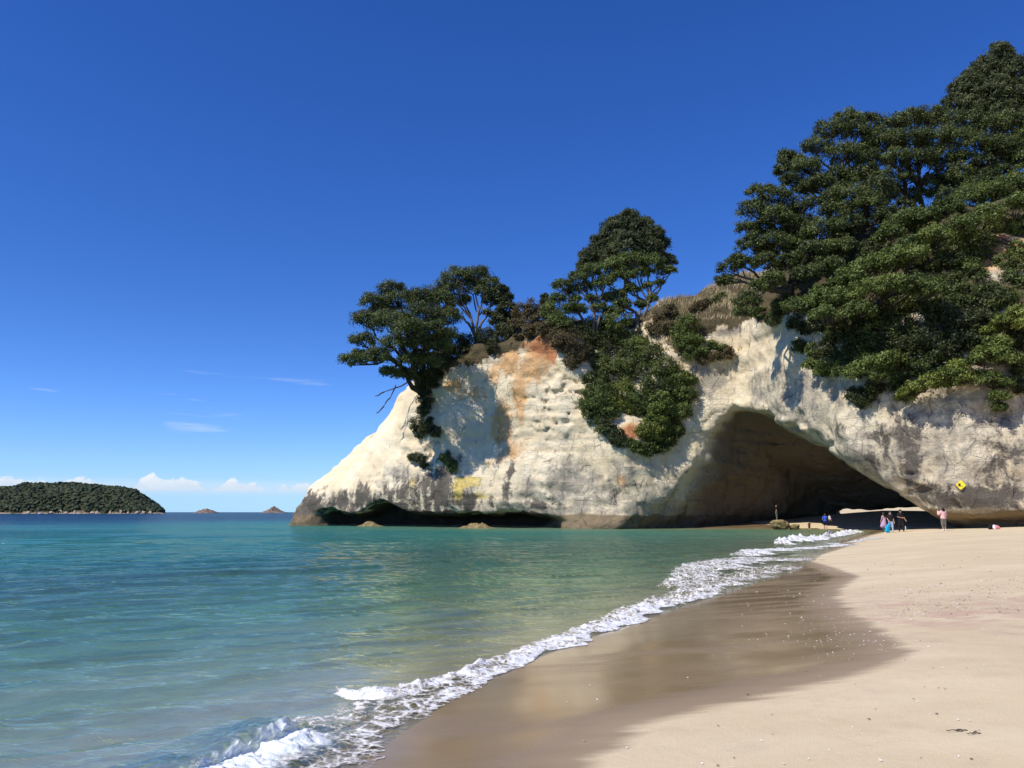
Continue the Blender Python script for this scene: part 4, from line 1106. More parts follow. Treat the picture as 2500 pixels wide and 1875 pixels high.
ok = tz > 1.2 + rng.uniform(0, 2.0, nT * 2)
tx, ty, tz = tx[ok][:nT], ty[ok][:nT], tz[ok][:nT]
nT = len(tx)
ts = rng.uniform(0.8, 2.9, nT)
VV = ico[None] * ts[:, None, None] * np.array([1, 1, 0.85]) * (1 + 0.28 * rng.normal(size=(nT, len(ico), 1)))
VV += np.stack([tx, ty, tz + ts * 0.25], -1)[:, None, :]
FF = icf[None] + (np.arange(nT) * len(ico))[:, None, None]
fme = mesh_quads('forest', VV.reshape(-1, 3), FF.reshape(-1, 3), smooth=False)
attr(fme, 'tint', np.repeat(np.clip(rng.normal(0.45, 0.28, nT), 0, 1), len(ico)))
add('forest', fme, leaf_mat('island_forest_leaves', (0.028, 0.046, 0.022), (0.085, 0.102, 0.045), 0.8), kind='stuff', label='dense green forest covering the low island on the horizon', category='forest')

def rock_mound(name, label, pxs, Y, depth_m, mat, seed, base=-1.0, group=None, n=70):
    """silhouette points in px -> a rocky mound with its own depth"""
    pts = [P(a, b, Y) for a, b in pxs]
    xs = np.array([q.x for q in pts]); zs = np.array([q.z for q in pts])
    X, Yy = np.meshgrid(np.linspace(xs[0], xs[-1], n), np.linspace(-1, 1, max(24, n // 2)), indexing='ij')
    w = (xs[-1] - xs[0])
    prof = np.interp(X, xs, zs)
    cross = np.sqrt(np.clip(1 - Yy ** 2, 0, 1)) * (0.75 + 0.25 * (1 - np.abs(Yy)))
    YY = Y + Yy * depth_m
    s = w / 9
    nz = fbm(X / s, YY / s, 0.3, 4, seed) * 0.22 + np.abs(fbm(X / s * 2.3, YY / s * 2.3, 0.3, 3, seed + 5)) * 0.2
    Z = base + (prof - base) * cross * np.clip(1.0 + nz * np.clip((prof - zs.min()) / (np.ptp(zs) + 1e-6), 0.2, 1), 0.2, 1.3)
    c = np.array([xs.mean(), Y, 0.0])
    V = np.stack([X.ravel(), YY.ravel(), Z.ravel()], -1) - c
    o = add(name, mesh_quads(name, V, grid_quads(n, X.shape[1])[:, ::-1]), mat, label=label, category='rock')
    o.location = c
    if group: o['group'] = group
    return o
k = Mat('sea_rock')
p = k.pos()
nz = k.noise(p, 0.25, 5, 0.7)
ISLROCK = k.done(k.principled(k.mix(k.rng(nz, 0.35, 0.65), (0.10, 0.075, 0.055), (0.36, 0.27, 0.20)), 0.95, k.bump(nz, 0.8, 3.0), spec=0.1))
rock_mound('sea_stack', 'low rounded pale-topped rock islet beside the forested island', [(197, 512.6), (199, 511.0), (203, 509.8), (207, 509.2), (210, 509.8), (214, 511.2), (217, 512.6)], 1400, 22, ISLROCK, 111, group='rock islets on the horizon')
rock_mound('sea_stack', 'peaked grey rock islet on the horizon close to the cliff point', [(262, 512.6), (265, 511.0), (269, 509.8), (272, 508.2), (274, 507.2), (276, 508.4), (279, 509.6), (282, 511.0), (286, 512.6)], 1500, 25, ISLROCK, 117, group='rock islets on the horizon')
shore_r = [(39, 9), (51, 5), (66, 4), (60, 3), (92, 5), (97, 3), (110, 3), (120, 4), (137, 4), (150, 4), (74, 3), (28, 4), (128, 3), (143, 3)]
SHR = simple_mat('pale_shore_rock', (0.46, 0.36, 0.27), 0.9, 0.4, 0.4)
for i, (px, w) in enumerate(shore_r):
    q = ground(px, 513.55, 0)
    q = P(px, 512, 846.0)
    ww = w * 846 / F * 0.5
    V = ico2 * np.array([ww, ww * 0.7, rng.uniform(1.5, 3.2)]) * (1 + 0.2 * rng.normal(size=(len(ico2), 1)))
    o = add('shore_rock', mesh_quads('shore_rock', V, icf2, smooth=False), SHR, island)
    o.location = (q.x, 847, 0.8)

# ------------------------------------------------------------------ boulders, reef, sign, bags
k = Mat('mossy_boulder_rock')
p = k.pos()
nz = k.noise(p, 3.0, 6, 0.7)
BOULD = k.done(k.principled(k.mix(k.rng(nz, 0.35, 0.65), (0.14, 0.105, 0.045), (0.36, 0.28, 0.14)), 0.9, k.bump(nz, 1.0, 0.15), spec=0.2))
def boulder(name, label, c, r, seed, cut=0.0):
    V = ico2.copy(); Fc = icf2
    V, Fc = subdiv(V, Fc); V, Fc = subdiv(V, Fc)
    V = np.sign(V) * np.abs(V) ** 0.75
    d = 1 + 0.16 * fbm(V[:, 0] * 1.4, V[:, 1] * 1.4, V[:, 2] * 1.4 + seed, 4, seed) - 0.10 * np.abs(fbm(V[:, 0] * 4, V[:, 1] * 4, V[:, 2] * 4, 2, seed + 3))
    V = V * d[:, None] * np.array(r)
    V[:, 0] += cut * V[:, 2]
    o = add(name, mesh_quads(name, V, Fc), BOULD, label=label, category='rock')
    o.location = c
    return o
q = P(780.5, 525, 87)
boulder('boulder', 'large brown boulder at the water edge with a person standing on it', (q.x, 87.0, 0.42), (0.98, 0.75, 0.58), 5, -0.25)
q = P(795, 526, 87.5)
boulder('boulder', 'small low rock just right of the large boulder', (q.x, 87.6, 0.22), (0.46, 0.4, 0.30), 9, 0.3)
rock_mound('reef_rock', 'low brown reef rock breaking the surface under the cliff notch', [(456, 529.5), (463, 526.2), (470, 524.8), (477, 523.4), (483, 524.4), (489, 526.6), (498, 529.0)], 95, 1.6, BOULD, 121, base=-0.4)
rock_mound('reef_rock', 'flat brown rock shelf at the waterline near the seaward notch', [(352, 527.5), (362, 524.8), (368, 522.0), (374, 522.6), (382, 525.5), (392, 527.5)], 107, 1.6, BOULD, 123, base=-0.4)

# warning sign on the wall
k = Mat('yellow_sign_paint'); YEL = k.done(k.principled(k.mix(k.noise(k.pos(), 6, 3), (0.80, 0.60, 0.015), (0.86, 0.68, 0.03)), 0.45))
k = Mat('black_sign_paint'); BLK = k.done(k.principled(k.mix(k.noise(k.pos(), 6, 3), (0.012, 0.012, 0.012), (0.03, 0.03, 0.03)), 0.5))
h = hit(961.5, 485)
sroot = thing('warning_sign', 'yellow diamond warning sign with a black wave on the grey cliff wall', 'sign', h)
hs = 0.40
def prism(poly2, t0, t1):
    """polygon in the x-z plane, thickness along y"""
    n = len(poly2)
    V = [(x, t0, z) for x, z in poly2] + [(x, t1, z) for x, z in poly2]
    Fc = list(range(n)) + list(range(2 * n - 1, n - 1, -1))
    cn = [n, n]
    for i in range(n):
        j = (i + 1) % n
        Fc += [i, i + n, j + n, j]; cn.append(4)
    return np.array(V), Fc, cn
def rounded_diamond(s, c=0.12):
    return [(-s * c, -s * (1 - c)), (s * c, -s * (1 - c)), (s * (1 - c), -s * c), (s * (1 - c), s * c), (s * c, s * (1 - c)), (-s * c, s * (1 - c)), (-s * (1 - c), s * c), (-s * (1 - c), -s * c)]
V, Fc, cn = prism(rounded_diamond(hs), -0.012, 0.012)
plate = add('plate', make_mesh('plate', V, Fc, cn, False), YEL, sroot)
rim = rounded_diamond(hs * 0.93)
inn = rounded_diamond(hs * 0.90)
WS = 1.25
wave = [(-0.15, -0.09), (-0.15, 0.09), (0.02, 0.09), (0.055, 0.075), (0.01, 0.07), (-0.02, 0.04), (-0.02, 0.0), (0.005, -0.035), (0.06, -0.062), (0.16, -0.07), (0.16, -0.09)]
wave = [(x * WS, z * WS) for x, z in wave]
V, Fc, cn = prism(wave, -0.019, -0.0125)
add('wave_symbol', make_mesh('wave_symbol', V, Fc, cn, False), BLK, plate)
V, Fc, cn = prism([(-0.02, -0.02), (0.02, -0.02), (0.02, 0.02), (-0.02, 0.02)], 0.0125, 0.30)
add('bracket', make_mesh('bracket', V, Fc, cn, False), BLK, sroot)
near = bvh.find_nearest_range(h, 0.9)
nv = sum((q[1] for q in near), Vector())
nv.z = 0; nv.normalize()
out_d = max((q[0] - h).dot(nv) for q in bvh.find_nearest_range(h, 0.55))   # clear of the bumps around it
sroot.location = h + nv * (out_d + 0.05)
sroot.rotation_euler = (0.0, math.radians(8), math.atan2(nv.x, -nv.y))

# ------------------------------------------------------------------ figures
def sdf_mesh(caps, h, blend=0.02, ell=None):
    caps = [(np.array(a, float), np.array(b, float), ra, rb) for a, b, ra, rb in caps]
    lo = np.min([np.minimum(a, b) - max(ra, rb) for a, b, ra, rb in caps], 0) - 3 * h
    hi = np.max([np.maximum(a, b) + max(ra, rb) for a, b, ra, rb in caps], 0) + 3 * h
    ax = [np.arange(lo[i], hi[i] + h, h, dtype=np.float32) for i in range(3)]
    Dg = np.full([len(a) for a in ax], 1.0, np.float32)
    for a, b, ra, rb in caps:
        m = max(ra, rb) + 4 * h + blend
        l2 = np.minimum(a, b) - m; h2 = np.maximum(a, b) + m
        sl3 = tuple(slice(max(0, np.searchsorted(ax[i], l2[i])), np.searchsorted(ax[i], h2[i])) for i in range(3))
        X, Y, Z = np.meshgrid(*[ax[i][sl3[i]] for i in range(3)], indexing='ij')
        ab = b - a
        L2 = max(ab.dot(ab), 1e-9)
        t = np.clip(((X - a[0]) * ab[0] + (Y - a[1]) * ab[1] + (Z - a[2]) * ab[2]) / L2, 0, 1)
        q = np.sqrt((X - a[0] - t * ab[0]) ** 2 + (Y - a[1] - t * ab[1]) ** 2 + (Z - a[2] - t * ab[2]) ** 2) - (ra + (rb - ra) * t)
        Dg[sl3] = smin(Dg[sl3], q.astype(np.float32), blend)
    return surface_nets(Dg, [a[0] for a in ax], h)
def fabric(name, c, rough=0.85): return simple_mat(name, c, rough, 0.12, 20.0, 0.2)
SKIN = fabric('skin', (0.52, 0.32, 0.22), 0.6)
SKIN2 = fabric('tanned_skin', (0.36, 0.20, 0.125), 0.6)
HAIR = fabric('dark_hair', (0.018, 0.013, 0.010), 0.5)
HAIRB = fabric('brown_hair', (0.09, 0.055, 0.03), 0.5)
CLOTH = {'pink': fabric('pale_pink_cloth', (0.70, 0.42, 0.40)), 'lilac': fabric('lilac_cloth', (0.45, 0.29, 0.44)), 'black': fabric('black_cloth', (0.014, 0.013, 0.014)),
         'blue': fabric('blue_cloth', (0.04, 0.10, 0.55)), 'navy': fabric('navy_cloth', (0.012, 0.014, 0.035)), 'grey': fabric('grey_brown_cloth', (0.16, 0.14, 0.11)), 'jeans': fabric('pale_denim', (0.33, 0.40, 0.52)),
         'turq': fabric('turquoise_towel', (0.01, 0.36, 0.62)), 'olive': fabric('olive_grey_cloth', (0.14, 0.145, 0.11)), 'white': fabric('white_cloth', (0.72, 0.70, 0.70)), 'maroon': fabric('dark_maroon_cloth', (0.09, 0.022, 0.02)),
         'cap': fabric('grey_cap', (0.10, 0.10, 0.11))}
def hand(w, d, side):
    """palm, four unequal curled fingers and a thumb; w wrist point, d forearm direction"""
    w = np.array(w); d = np.array(d); d = d / np.linalg.norm(d)
    s = np.cross(d, (0.3 * side, 1, 0.1)); s /= np.linalg.norm(s)
    n = np.cross(s, d)
    c = [(w, w + d * 0.075, 0.026, 0.034)]
    for i, (o, l) in enumerate(((-0.03, 0.058), (-0.010, 0.072), (0.010, 0.068), (0.029, 0.052))):
        k0 = w + d * 0.085 + s * o
        k1 = k0 + d * l * 0.55 + n * 0.004
        c += [(k0, k1, 0.011, 0.010), (k1, k1 + d * l * 0.42 + n * 0.022, 0.010, 0.009)]
    t0 = w + d * 0.03 - s * 0.03
    t1 = t0 - s * 0.028 + d * 0.03
    c += [(t0, t1, 0.013, 0.012), (t1, t1 + d * 0.032 + n * 0.008, 0.012, 0.010)]
    return c
def person(label, px, py, Y, height, face, arms, top, bottom, hair='long', hairmat=HAIR, skin=SKIN, stride=0.0, cap=None, shoes=None, sleeves='short', group='people on the beach', z=None, extra=None, seat=False, baby=False):
    """face: heading in degrees (0 looks away from the camera, 180 towards it). arms: {side: (elbow, wrist)} in body space"""
    g = P(px, py, Y)
    gz_ = float(sand_z(np.array([g.x]), np.array([Y]))[0]) if z is None else z
    root = thing('person', label, 'person', (g.x, Y, gz_), group)
    root.rotation_euler = (0, 0, math.radians(face))
    root.scale = (height / 1.70,) * 3
    st = stride
    hipL, hipR = np.array((-0.085, 0, 0.90)), np.array((0.085, 0, 0.90))
    kL, kR = np.array((-0.095, 0.10 * st + 0.02, 0.49)), np.array((0.095, -0.10 * st + 0.02, 0.49))
    aL, aR = np.array((-0.095, 0.24 * st, 0.085)), np.array((0.095, -0.26 * st, 0.085 + 0.03 * st))
    if seat:
        kL, kR = np.array((-0.16, 0.34, 0.82)), np.array((0.16, 0.34, 0.82)); aL, aR = np.array((-0.2, 0.36, 0.48)), np.array((0.2, 0.36, 0.48))
    hd = 1.3 if baby else 1.0
    H = np.array((0, 0.01, 1.585 + 0.02 * (hd - 1)))
    body = [((-0.06, 0, 0.95), (0.06, 0, 0.95), 0.105, 0.105), ((0, 0, 0.95), (0, 0, 1.18), 0.115, 0.115), ((-0.06, 0, 1.30), (0.06, 0, 1.30), 0.105, 0.105), ((-0.13, -0.005, 1.40), (0.13, -0.005, 1.40), 0.055, 0.055), ((0, 0, 1.10), (0, 0, 1.33), 0.11, 0.12),
            ((0, -0.005, 1.40), (0, 0.0, 1.52), 0.052, 0.048), (H + (0, -0.012, 0.025), H + (0, 0.012, -0.01), 0.098 * hd, 0.085 * hd), (H + (0, 0.045, -0.05), H + (0, 0.03, -0.07), 0.045 * hd, 0.045 * hd),
            (H + (0, 0.095 * hd, 0.0), H + (0, 0.108 * hd, -0.022), 0.010, 0.015), (H + (-0.088 * hd, -0.005, 0), H + (-0.092 * hd, -0.01, -0.03), 0.014, 0.012), (H + (0.088 * hd, -0.005, 0), H + (0.092 * hd, -0.01, -0.03), 0.014, 0.012)]
    for hp, kn, an, sx in ((hipL, kL, aL, -1), (hipR, kR, aR, 1)):
        body += [(hp, kn, 0.088, 0.056), (kn, (kn + an) / 2 + (0, -0.012, 0.05), 0.056, 0.056), ((kn + an) / 2 + (0, -0.012, 0.05), an, 0.056, 0.036), (an, an + (0, -0.03, -0.035), 0.036, 0.036), (an + (0, -0.02, -0.045), an + (sx * 0.012, 0.14, -0.055), 0.034, 0.026)]
    A = {}
    for sx in (-1, 1):
        S = np.array((0.175 * sx, -0.005, 1.385))
        e, w = arms.get(sx, ((0.235 * sx, -0.02, 1.12), (0.25 * sx, 0.05, 0.88)))
        e, w = np.array(e, float), np.array(w, float)
        A[sx] = (S, e, w)
        body += [(S, e, 0.052, 0.040), (e, w, 0.041, 0.027)] + hand(w, w - e, sx)
    V, Q = sdf_mesh(body, 0.019)
    body_o = add('body', mesh_quads('body', V, Q), skin, root)
    def cloth(nm, caps, mat, blend=0.03):
        V, Q = sdf_mesh(caps, 0.02, blend)
        return add(nm, mesh_quads(nm, V, Q), mat, root)
    # top
    tk, tm = top
    if tk == 'dress':
        caps = [((-0.06, 0, 1.30), (0.06, 0, 1.30), 0.125, 0.125), ((0, 0, 1.30), (0, 0, 1.05), 0.135, 0.135), ((0, 0, 1.05), (-0.10, -0.02, 0.55), 0.15, 0.24), ((-0.06, 0, 0.8), (-0.26, -0.04, 0.52), 0.16, 0.17), ((0.02, 0, 0.7), (0.10, 0, 0.42), 0.16, 0.15), ((-0.10, 0, 0.6), (-0.30, -0.04, 0.46), 0.16, 0.12)]
        caps += [(( -0.11, 0, 1.36), (-0.10, 0, 1.42), 0.045, 0.03), ((0.11, 0, 1.36), (0.10, 0, 1.42), 0.045, 0.03)]
        cloth('dress', caps, CLOTH[tm], 0.06)
    else:
        lo_ = 0.90 if tk != 'jacket' else 0.86
        rr = 0.022 if tk != 'jacket' else 0.045
        caps = [((-0.065, 0, lo_ + 0.1), (0.065, 0, lo_ + 0.1), 0.108 + rr, 0.108 + rr), ((0, 0, lo_ + 0.1), (0, 0, 1.2), 0.118 + rr, 0.12 + rr), ((-0.07, 0, 1.30), (0.07, 0, 1.30), 0.108 + rr, 0.108 + rr), ((-0.14, -0.005, 1.395), (0.14, -0.005, 1.395), 0.06 + rr, 0.06 + rr), ((0, 0, 1.1), (0, 0, 1.33), 0.12 + rr, 0.125 + rr)]
        for sx in (-1, 1):
            S, e, w = A[sx]
            if sleeves == 'none': continue
            if sleeves == 'short': caps += [(S, S + (e - S) * 0.6, 0.058 + rr, 0.05 + rr)]
            else: caps += [(S, e, 0.058 + rr, 0.045 + rr), (e, e + (w - e) * 0.85, 0.045 + rr, 0.032 + rr)]
        cloth('shirt', caps, CLOTH[tm])
    # bottom
    if bottom:
        bk, bm = bottom
        caps = [((-0.06, 0, 0.95), (0.06, 0, 0.95), 0.122, 0.122), ((0, 0, 0.93), (0, 0, 1.0), 0.125, 0.12)]
        fr = {'shorts': 0.62, 'crop': 1.0, 'long': 1.0, 'brief': 0.12}[bk]
        for hp, kn, an in ((hipL, kL, aL), (hipR, kR, aR)):
            loose = 0.035 if bk == 'crop' else 0.018
            caps += [(hp, hp + (kn - hp) * fr, 0.09 + loose, 0.062 + loose + 0.015)]
            if bk == 'long': caps += [(kn, kn + (an - kn) * 0.92, 0.072, 0.055)]
            if bk == 'crop': caps += [(kn, kn + (an - kn) * 0.45, 0.085, 0.08)]
        cloth('trousers' if bk != 'shorts' else 'shorts', caps, CLOTH[bm])
    # hair
    hc = [(H + (0, -0.03, 0.045), H + (0, 0.005, 0.058), 0.094 * hd, 0.086 * hd), (H + (-0.06, -0.045, -0.01), H + (0.06, -0.045, -0.01), 0.055, 0.055)]
    if hair == 'long':
        hc += [(H + (-0.05, -0.06, -0.02), H + (-0.06, -0.11, -0.26), 0.062, 0.05), (H + (0.05, -0.06, -0.02), H + (0.06, -0.11, -0.26), 0.062, 0.05), (H + (0, -0.07, 0), H + (0, -0.125, -0.30), 0.07, 0.05)]
    V, Q = sdf_mesh(hc, 0.014, 0.03)
    add('hair', mesh_quads('hair', V, Q), hairmat, body_o)
    if cap:
        V, Q = sdf_mesh([(H + (0, -0.01, 0.06), H + (0, 0.0, 0.075), 0.103, 0.095), (H + (-0.045, 0.10, 0.055), H + (0.045, 0.10, 0.055), 0.014, 0.014), (H + (-0.03, 0.145, 0.048), H + (0.03, 0.145, 0.048), 0.012, 0.012), (H + (-0.05, 0.07, 0.058), H + (0.05, 0.07, 0.058), 0.016, 0.016)], 0.012, 0.03)
        add('cap', mesh_quads('cap', V, Q), CLOTH[cap], root)
    if shoes:
        for an, sx in ((aL, -1), (aR, 1)):
            V, Q = sdf_mesh([(an + (0, -0.03, -0.03), an + (0, -0.02, -0.05), 0.045, 0.042), (an + (0, -0.02, -0.045), an + (sx * 0.012, 0.15, -0.052), 0.042, 0.034)], 0.014)
            add('shoe', mesh_quads('shoe', V, Q), CLOTH[shoes], root)
    return root
person('woman in pale pink top and grey cropped trousers raising a phone to the rock wall', 944.3, 529.6, 59, 1.64, 8,
       {-1: ((-0.29, 0.10, 1.22), (-0.17, 0.32, 1.43)), 1: ((0.28, 0.06, 1.16), (0.16, 0.28, 1.32))}, ('jacket', 'pink'), ('crop', 'grey'), sleeves='long', shoes='white')
person('woman with long dark hair in a flowing lilac dress walking away', 884.7, 529.5, 71.5, 1.66, 15, {-1: ((-0.26, -0.02, 1.15), (-0.30, 0.05, 0.92)), 1: ((0.27, 0.05, 1.20), (0.30, 0.14, 1.30))}, ('dress', 'lilac'), None, shoes='black', stride=0.4)
person('person in dark top and pale jeans walking with a turquoise towel on one arm', 891.4, 532.6, 66, 1.64, 172, {1: ((0.25, 0.03, 1.15), (0.24, 0.22, 1.02))}, ('shirt', 'black'), ('long', 'jeans'), cap='cap', hairmat=HAIRB, stride=0.7)
person('man in black shirt, trousers and cap walking towards the water', 901.7, 532.6, 66.2, 1.76, 185, {1: ((0.26, 0.05, 1.16), (0.06, 0.22, 1.10)), -1: ((-0.27, 0.0, 1.14), (-0.33, 0.10, 0.92))}, ('shirt', 'black'), ('long', 'black'), hair='short', cap='black', skin=SKIN2, stride=0.6)
dad = person('man in bright blue shirt and navy shorts carrying a small child', 825.6, 527.6, 86, 1.74, -12, {1: ((0.27, 0.10, 1.16), (0.14, 0.28, 1.12)), -1: ((-0.26, 0.06, 1.15), (-0.05, 0.27, 1.12))}, ('shirt', 'blue'), ('shorts', 'navy'), hair='short', hairmat=HAIRB, stride=0.5)
kid = person('small child in white carried on the arm of the man in blue', 829.8, 521.0, 85.8, 0.82, 170, {}, ('shirt', 'white'), ('shorts', 'white'), hair='short', hairmat=HAIRB, seat=True, baby=True, z=dad.location.z + 0.80)
person('toddler in dark red swimwear standing at the water edge', 809.3, 526.8, 86, 1.0, 175, {-1: ((-0.27, 0.02, 1.18), (-0.33, 0.08, 0.98)), 1: ((0.28, 0.03, 1.2), (0.36, 0.1, 1.06))}, ('shirt', 'maroon'), ('shorts', 'maroon'), hair='short', sleeves='none', baby=True, stride=0.4)
person('woman in black top and olive trousers standing on the boulder', 777.2, 520.6, 87.0, 1.62, 62, {}, ('shirt', 'black'), ('long', 'olive'), z=0.93)
# towel over the walker's arm, bottle, bags
def loose(name, label, cat, loc, caps, mat, h=0.014, blend=0.03, group=None):
    V, Q = sdf_mesh(caps, h, blend)
    o = add(name, mesh_quads(name, V, Q), mat, label=label, category=cat)
    o.location = loc
    return o
q = P(887.6, 528.5, 65.85)
loose('towel', 'turquoise towel hanging from the arm of the walker in jeans', 'towel', (q.x, 65.8, q.z - 0.05), [((-0.10, 0, 0.10), (0.08, 0, 0.34), 0.13, 0.10), ((-0.12, 0, -0.10), (-0.02, 0, 0.1), 0.14, 0.13), ((-0.02, 0, -0.32), (0.04, 0, 0.0), 0.08, 0.11), ((0.02, 0, -0.42), (0.06, 0, -0.1), 0.05, 0.09)], CLOTH['turq'], 0.016, 0.05)
q = P(905.8, 527.6, 66)
loose('water_bottle', 'small clear bottle held by the man in black', 'bottle', (q.x, 66.05, q.z - 0.02), [((0, 0, -0.10), (0, 0, 0.06), 0.034, 0.034), ((0, 0, 0.06), (0, 0, 0.11), 0.034, 0.014), ((0, 0, 0.11), (0, 0, 0.14), 0.016, 0.016)], fabric('pale_plastic', (0.6, 0.68, 0.72), 0.2), 0.008, 0.01)
q = P(990.5, 526.6, 58.0)
zb = float(sand_z(np.array([q.x]), np.array([58.0]))[0])
bag = thing('backpack', 'black backpack lying against the foot of the wall', 'bag', (q.x, 58.0, zb))
V, Q = sdf_mesh([((-0.06, 0, 0.10), (0.08, 0, 0.10), 0.12, 0.13), ((-0.03, 0, 0.25), (0.07, 0, 0.26), 0.10, 0.10), ((-0.12, -0.05, 0.1), (-0.10, -0.05, 0.18), 0.06, 0.05)], 0.015, 0.04)
add('pack_body', mesh_quads('pack_body', V, Q), CLOTH['black'], bag)
for sx in (-0.03, 0.055):
    V, Q = tubes([(np.array([(sx + 0.01, -0.10, 0.30), (sx - 0.01, -0.15, 0.22), (sx - 0.01, -0.16, 0.12), (sx + 0.01, -0.13, 0.03)]), np.full(4, 0.018))])
    add('strap', mesh_quads('strap', V, Q), CLOTH['navy'], bag)
q = P(996, 526.6, 57.8)
bag = thing('beach_bag', 'pink and white beach bag beside the black backpack', 'bag', (q.x, 57.8, zb))
V, Q = sdf_mesh([((-0.02, 0, 0.13), (0.16, 0, 0.12), 0.14, 0.12), ((-0.04, 0, 0.20), (0.08, 0, 0.18), 0.12, 0.11)], 0.015, 0.04)
add('bag_body', mesh_quads('bag_body', V, Q), fabric('coral_pink_cloth', (0.72, 0.25, 0.26)), bag)
V, Q = sdf_mesh([((-0.14, -0.01, 0.12), (-0.14, 0.0, 0.24), 0.10, 0.09), ((-0.12, -0.02, 0.07), (-0.10, -0.02, 0.07), 0.08, 0.08)], 0.014, 0.03)
add('white_panel', mesh_quads('white_panel', V, Q), CLOTH['white'], bag)

# ------------------------------------------------------------------ surf: foam along the edge, small breakers
k = Mat('sea_foam')
p = k.pos()
f1 = k.noise(p, 2.4, 4, 0.6, 0.6)
cell = k.voro(k.pos((1, 1, 0.3)), 5.5, 'DISTANCE_TO_EDGE')
cell2 = k.voro(k.pos((1, 1, 0.3), loc=(3, 1, 0)), 14.0, 'DISTANCE_TO_EDGE')
web = k.math('ADD', k.rng(cell, 0.02, 0.16, 0.30, 0.0), k.rng(cell2, 0.02, 0.2, 0.22, 0.0))
cov = k.math('ADD', k.math('ADD', k.attr('foam'), k.math('MULTIPLY', k.math('SUBTRACT', f1, 0.5), 1.5)), web)
alpha = k.math('MULTIPLY', k.rng(cov, 0.46, 0.92), 0.96)
fcol = k.mix(k.rng(cov, 0.55, 1.15), (0.50, 0.44, 0.36), (0.84, 0.84, 0.83))
fh = k.math('ADD', k.math('MULTIPLY', k.noise(p, 9.0, 4, 0.65), 0.05), k.math('MULTIPLY', k.noise(p, 30.0, 3, 0.6), 0.015))
fs = k.principled(fcol, 0.7, k.bump(fh, 0.9, 1.0), spec=0.3)
tr = k.node('ShaderNodeBsdfTransparent')
ms = k.node('ShaderNodeMixShader'); k.l.new(alpha, ms.inputs[0]); k.l.new(tr.outputs[0], ms.inputs[1]); k.l.new(fs, ms.inputs[2])
FOAM = k.done(ms.outputs[0])
def resample(pts, n):
    pts = np.array(pts, float)
    d = np.r_[0, np.cumsum(np.linalg.norm(np.diff(pts[:, :2], axis=0), axis=1))]
    # denser where the camera is near
    t = np.linspace(0, 1, 4000) * d[-1]
    xy = np.stack([np.interp(t, d, pts[:, i]) for i in range(pts.shape[1])], -1)
    w = 1 / np.hypot(xy[:, 0], xy[:, 1])
    cw = np.r_[0, np.cumsum((w[1:] + w[:-1]) / 2)]
    tt = np.interp(np.linspace(0, cw[-1], n), cw, t)
    return np.stack([np.interp(tt, d, pts[:, i]) for i in range(pts.shape[1])], -1)
def foam_strip(name, label, px_pts, n, m, bump, seed, jag=0.10, zoff=0.012, ridge=0.0):
    """px_pts: (px, py, width m, coverage at the front, coverage at the back)"""
    pts = [(*ground(a, b, 0.02)[:2], w, c0, c1) for a, b, w, c0, c1 in px_pts]
    R = resample(pts, n)
    x, y = R[:, 0], R[:, 1]
    tx_, ty_ = np.gradient(x), np.gradient(y)
    ker = np.ones(41) / 41
    sm = lambda a: np.convolve(np.pad(a, 20, mode='edge'), ker, 'valid')
    tx_, ty_ = sm(tx_), sm(ty_)
    L = np.hypot(tx_, ty_); nx_, ny_ = -ty_ / L, tx_ / L          # towards the sea (left of travel)
    dist = np.hypot(x, y)
    jagw = jag * (fbm(x * 1.3, y * 1.3, 0.1, 3, seed) * 1.2 + 0.4 * fbm(x * 5, y * 5, 0.1, 2, seed + 2)) * np.clip(dist / 9, 0.7, 3)
    c = np.linspace(0, 1, m)
    W = R[:, 2]
    off = jagw[:, None] * (1 - c[None]) ** 2 + W[:, None] * c[None]
    X = x[:, None] + nx_[:, None] * off; Y = y[:, None] + ny_[:, None] * off
    sdv, _ = shore_sd(X.ravel(), Y.ravel())
    zz = np.maximum(sand_z(X.ravel(), Y.ravel()), waves(X.ravel(), Y.ravel(), np.hypot(X, Y).ravel(), -sdv)).reshape(X.shape)
    taper = np.sin(np.clip(c, 0, 1) * math.pi) ** 0.6
    e = np.clip(np.minimum(np.arange(n), np.arange(n)[::-1]) / 12.0, 0, 1)
    b = (fbm(X * 5, Y * 5, 0.4, 4, seed + 7, 0.62) + 0.5) * bump * np.clip(dist / 12, 0.6, 1.6)[:, None]
    Z = zz + zoff + np.clip(b, 0, 1) * taper[None] + ridge * np.exp(-((c - 0.35) / 0.2) ** 2)[None] * (0.6 + 0.8 * fbm(x * 1.2, y * 1.2, 0.9, 2, seed + 9))[:, None] * e[:, None]
    cov = (R[:, 3][:, None] * (1 - c[None]) + R[:, 4][:, None] * c[None]) * e[:, None]
    cov = cov - 0.9 * sstep(0.75, 1.0, c)[None] - 0.25 * sstep(0.06, 0.0, c)[None]
    me = mesh_quads(name, np.stack([X.ravel(), Y.ravel(), Z.ravel()], -1), grid_quads(n, m))
    attr(me, 'foam', cov.ravel())
    return add(name, me, FOAM, kind='stuff', label=label, category='foam')
foam_strip('foam', 'lacy white foam at the edge of the wash along the beach',
           [(345, 785, 1.2, .44, .15), (366, 766, 1.25, .46, .18), (393, 741, 1.25, .48, .20), (392, 730, 1.3, .48, .22), (421, 715, 1.2, .50, .25), (463, 694, .95, .58, .30), (500, 677, .75, .68, .35), (540, 657, .65, .80, .40), (574, 643, .65, .84, .42), (610, 632, .75, .86, .42), (640, 620, .85, .86, .42), (670, 608, 1.0, .86, .40), (699, 598, 1.0, .70, .30), (722, 588, 1.1, .60, .26), (760, 578, 1.4, .50, .22), (792, 570, 1.6, .46, .20), (800, 566, 1.4, .4, .2)], 1000, 46, 0.04, 131, zoff=0.006)
